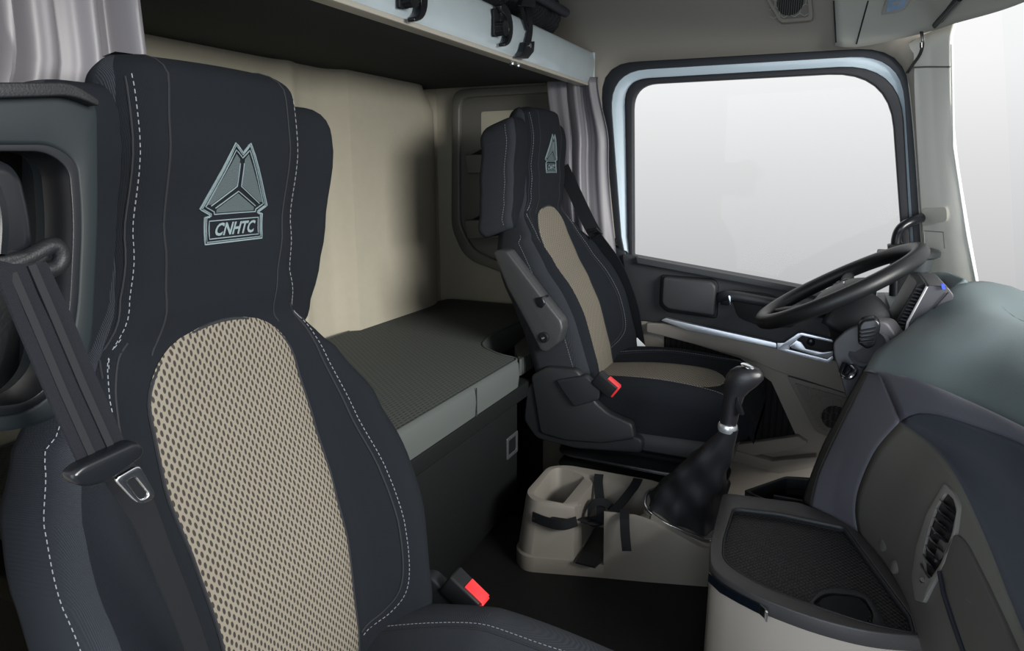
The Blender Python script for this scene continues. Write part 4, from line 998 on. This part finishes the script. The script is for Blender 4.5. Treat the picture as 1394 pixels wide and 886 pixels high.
# vent
def fh(l, off=.002): return [hit(FT, x, y, off) for x, y in l]
vo = rounded(fh([(1289, 660), (1301, 672), (1308, 690), (1303, 730), (1290, 770), (1262, 822), (1251, 818), (1246, 785), (1252, 745), (1266, 700)], .006), .006)
vi = rounded(fh([(1292, 672), (1302, 682), (1306, 698), (1300, 728), (1286, 768), (1272, 790), (1264, 780), (1262, 750), (1270, 718), (1280, 690)], .006), .006)
nf = Vector((-.35, .9, .2)).normalized()
vt = obj('vent_frame', ring(vo, vi, -nf*.008), mat('vent_frame_plastic', (.16, .157, .145), .35, bump=.2, bscale=700), da, bevel=.002)
obj('vent_cavity', prism([p-nf*.004 for p in vi], -nf*.004), RUB, vt)
for k in range(8):
    t = k/7; a = (1288-20*t*1.15+ (0), 686+88*t); L_ = hit(FT, a[0]-3-2*t, a[1]-2, .004); R_ = hit(FT, a[0]+15-3*t-6*t*t, a[1]+14, .007)
    obj('vent_slat', band([L_, (L_+R_)/2+nf*.003, R_], nf+Vector((0, 0, .9)), .012, .0022), GLOSSB, vt)
obj('vent_wheel', lathe([(.004, -.003), (.005, 0), (.004, .003)], hit(FT, 1263, 792, .007), (-.6, .2, .8), 14), CHR, vt)
obj('vent_tab', lathe([(.003, -.003), (.0035, 0), (.003, .003)], hit(FT, 1280, 728, .009), nf, 10), CHR, vt)
# glove compartment lid and socket
gl_o = rounded(fh([(1302, 726), (1316, 740), (1345, 800), (1372, 862), (1398, 925), (1335, 940), (1306, 870), (1288, 812), (1284, 785), (1292, 748)], .006), .012)
glid = obj('glovebox_lid', prism(gl_o, -nf*.010), mat('glovebox_plastic', (.058, .057, .052), .5, bump=.35, bscale=700), da, bevel=.004)
obj('lid_gap', tube(fh([(1286, 782), (1292, 812), (1304, 850), (1318, 890), (1326, 915)], .0085), .0032, 6), mat('lid_gap_shadow', (.01, .013, .022), .5), glid)
obj('round_button', lathe([(.012, 0), (.012, .003), (.009, .005)], hit(FT, 1220, 772, .001), nf, 20), DASHF, da)
obj('round_button', lathe([(.012, 0), (.012, .002), (.009, .003)], hit(FT, 1203, 742, .0), nf, 20), DASHF, da)

# ================================================================ INSTRUMENT DISPLAY, COLUMN, WHEEL
idp = root('instrument_display', 'dark angled instrument display under the dash hood with a blue lamp', 'instrument display', tuple(atx(1255, 420, 1.8)))
s1 = [(1263, 388), (1290, 390), (1299, 402), (1296, 414), (1272, 432), (1244, 450), (1236, 452), (1236, 440)]
obj('display_housing', prism(rounded([atx(x, y, 1.76) for x, y in s1], .005), (.22, 0, .0)), mat('display_housing', (.032, .032, .037), .42, bump=.3, bscale=500), idp, bevel=.004)
obj('housing_side', prism(rounded([atx(x, y, 1.80) for x, y in ((1248, 386), (1262, 386), (1238, 448), (1232, 458), (1219, 455), (1217, 440))], .004), (.18, 0, 0)), BLK, idp, bevel=.003)
obj('bright_edge', tube([atx(x, y, 1.752) for x, y in ((1262, 390), (1236, 438), (1233, 452))], .0028, 6), mat('bright_edge', (.8, .8, .82), .3, .6), idp)
for k in range(12):
    t = k/11; x = 1251-26*t; y = 394+50*t
    obj('cooling_fin', tube([atx(x-4, y-1, 1.79), atx(x+5, y+1, 1.79)], .0028, 6), DGR, idp)
obj('panel_line', tube([atx(x, y, 1.755) for x, y in ((1291, 398), (1268, 424), (1262, 432))], .0014, 5), SEAM, idp)
bl = bpy.data.materials.new('blue_lamp'); bl.use_nodes = True; bb_ = bl.node_tree.nodes['Principled BSDF']; bb_.inputs['Base Color'].default_value = (.02, .05, .5, 1); bb_.inputs['Emission Color'].default_value = (.05, .15, 1, 1); bb_.inputs['Emission Strength'].default_value = .35
obj('indicator_lamp', prism(rounded([atx(x, y, 1.75) for x, y in ((1281, 387), (1286, 387), (1287, 394), (1283, 394))], .002), (.01, 0, 0)), bl, idp)

WC = Vector((1.97, -.027, .979)); tilt = math.radians(30)
wn = Vector((0, math.sin(tilt), math.cos(tilt))); wa = Vector((1, 0, 0)); wb_ = Vector((0, -math.cos(tilt), math.sin(tilt)))
sw = root('steering_wheel', 'black steering wheel with round centre boss and two broad spokes', 'steering wheel', tuple(WC))
RW = .205
obj('rim', tube([WC+wa*math.cos(t)*RW+wb_*math.sin(t)*RW for t in [2*math.pi*k/64 for k in range(64)]], .0205, 14, True), mat('wheel_leather', (.007, .008, .009), .42, bump=.3, bscale=600, spec=.35), sw)
hubc = WC-wn*.035
def hr(t, rx, ry, h): return [hubc+wa*math.cos(a)*rx+wb_*math.sin(a)*ry+wn*h for a in [2*math.pi*k/32 for k in range(32)]]
hub = obj('hub', loft([hr(0, .075, .065, -.04), hr(0, .095, .08, -.01), hr(0, .095, .08, .01), hr(0, .085, .07, .025), hr(0, .06, .05, .034), hr(0, .02, .015, .038)]), mat('hub_plastic', (.009, .010, .011), .5, spec=.25), sw, angle=80)
for a in (math.radians(8), math.radians(172), math.radians(250), math.radians(290)):
    d = wa*math.cos(a)+wb_*math.sin(a); s = hubc+d*.07; e_ = WC+d*(RW-.006)
    obj('spoke', tube(crom([s, s.lerp(e_, .5)+wn*.0, e_], 5), [.022]*5+[.019]*3+[.015]*3, 12, flat=.45, up=wn), mat('spoke_plastic', (.010, .011, .012), .5, spec=.3), sw)
obj('hub_badge', band([hubc+wn*.0385+wa*(-.02+.04*k/6)+wb_*.018 for k in range(7)], wb_, .003, .001), SILV, hub)
obj('hub_trim', band([hubc+wn*(.034-.010*abs(k-4)/4)+wa*(-.06+.12*k/8)-wb_*(.035) for k in range(9)], wb_, .002, .001), SILV, hub)
for sx in (-1, 1):
    bp = obj('button_pad', prism(rounded([hubc+wn*.03+wa*sx*.09+wa*q[0]+wb_*q[1] for q in ((-.02, -.022), (.025, -.016), (.025, .03), (-.02, .034))], .008), -wn*.012), BLK, sw, bevel=.003)
    for q in ((-.008, 0), (.012, 0), (.002, .018)): obj('wheel_button', lathe([(.006, 0), (.006, .003)], hubc+wn*.03+wa*(sx*.09+q[0])+wb_*q[1], wn, 10), DGR, bp)
# column
cl = root('steering_column', 'black steering column cowl under the steering wheel', 'steering column', (1.97, -.1, .8))
cb = hubc-wn*.03
rg2 = []
for t, w_, h_ in ((0, .07, .06), (.25, .085, .07), (.5, .09, .075), (.8, .085, .085), (1, .08, .09)):
    c = cb.lerp(Vector((1.97, -.16, .74)), t); rg2.append([c+wa*math.cos(a)*w_+wb_*math.sin(a)*h_ for a in [2*math.pi*k/28 for k in range(28)]])
obj('cowl', loft(rg2), mat('column_cowl', (.010, .011, .012), .55, spec=.25), cl, angle=80)
obj('cowl_side', coons(crom(P_([(1160, 398, 1.86), (1185, 404, 1.84), (1212, 430, 1.82)]), 5), crom(P_([(1120, 440, 1.84), (1160, 452, 1.83), (1200, 455, 1.82)]), 5), P_([(1160, 398, 1.86), (1120, 440, 1.84)]), P_([(1212, 430, 1.82), (1200, 455, 1.82)]), 12, 10, (-.02, 0, 0)), mat('cowl_grey', (.011, .0125, .014), .5, spec=.3), cl, thick=.02)
# ignition panel at the left of the centre stack
ig = root('switch_panel', 'grey lower dash panel with rotary switch and chrome ringed ignition knob', 'switch panel', tuple(atx(1165, 500, 1.7)))
ip = [(1133, 466), (1150, 450), (1180, 436), (1206, 437), (1224, 462), (1204, 478), (1190, 500), (1160, 548), (1152, 545), (1142, 508), (1134, 484)]
igm = mat('switch_panel_plastic', (.055, .055, .062), .5, bump=.3, bscale=700)
obj('panel_face', prism(rounded([atx(x, y, 1.70) for x, y in ip], .012), (.05, -.02, 0)), igm, ig, bevel=.01)
c = atx(1183, 474, 1.695); ax2 = Vector((-.75, .45, .5)).normalized()
obj('switch_bezel', lathe([(.047, -.01), (.046, .004), (.040, .008), (.034, .004), (.030, .002)], c, ax2, 28), mat('switch_bezel', (.07, .07, .078), .45), ig)
k_o = [atx(x, y, 1.655) for x, y in ((1168, 444), (1174, 436), (1192, 433), (1199, 440), (1198, 452), (1190, 472), (1180, 476), (1168, 468))]
rk = obj('rotary_switch', prism(rounded(k_o, .006), (.045, 0, 0)), GLOSSB, ig, bevel=.006)
for t in (0, .33, .66, 1): obj('grip_rib', tube([atx(1170, 451+t*15, 1.650), atx(1193-3*t, 447+t*17, 1.650)], .002, 6), BLK, rk)
c = atx(1154, 505, 1.695)
obj('ignition_ring', lathe([(.020, -.006), (.020, .002), (.0175, .004), (.016, .001)], c, ax2, 28), CHR, ig)
ik = obj('ignition_knob', lathe([(.013, 0), (.013, .014), (.010, .017)], c, ax2, 20), BLK, ig)
ub_ = obj('knob_grip', box(-.005, .005, -.012, .012, -.004, .012), GLOSSB, ik, local=True, bevel=.002); ub_.location = c+ax2*.018-origin(ig); ub_.rotation_euler = ax2.to_track_quat('Z', 'Y').to_euler()
# grab handle on the pillar
gh = root('grab_handle', 'black tubular grab handle on the pillar beside the steering wheel', 'grab handle', tuple(atx(1220, 360, 2.27)))
obj('handle_bar', tube(crom(P_([(1256, 296, 2.31), (1244, 300, 2.26), (1228, 309, 2.24), (1221, 322, 2.24), (1219, 345, 2.24), (1217, 400, 2.24), (1216, 450, 2.25)]), 7), .0135, 14), GLOSSB, gh)
obj('handle_clamp', prism(rounded(P_([(1209, 334, 2.22), (1232, 331, 2.22), (1233, 343, 2.22), (1210, 345, 2.22)]), .004), (.05, 0, 0)), BLK, gh, bevel=.004)
obj('clamp_screw', lathe([(.005, 0), (.005, .004)], atx(1219, 339, 2.215), (-1, 0, 0), 10), CHR, gh)
# cup holder / ashtray beside the handle
ch = root('cup_holder', 'dark lidded cup holder mounted on the pale windscreen pillar', 'cup holder', tuple(atx(1262, 345, 2.2)))
c = atx(1252, 344, 2.2)
obj('cup', lathe([(.028, -.052), (.032, -.05), (.036, -.02), (.038, 0)], c, (0, 0, 1), 28), mat('grey_cup', (.035, .042, .045), .4), ch)
lid = obj('lid', lathe([(.042, -.016), (.050, -.012), (.051, 0), (.046, .006), (.030, .012), (.004, .014)], c, (0, .08, 1), 32), mat('charcoal_lid', (.014, .017, .019), .35), ch)
obj('mount_arm', box(c.x-.0, c.x+.10, c.y+.01, c.y+.10, c.z-.02, c.z-.004), BLK, ch, bevel=.004)
obj('wire_loop', tube(P_([(1258, 334, 2.21), (1258, 314, 2.22), (1284, 316, 2.2), (1286, 338, 2.18)]), .0016, 6), mat('wire', (.1, .1, .1), .4, .5), ch)
obj('pillar_trim_black', prism([atx(x, y, XD-.016) for x, y in ((1229, 345), (1243, 345), (1262, 440), (1262, 470), (1214, 460))], (.02, 0, 0)), BLK, seal)
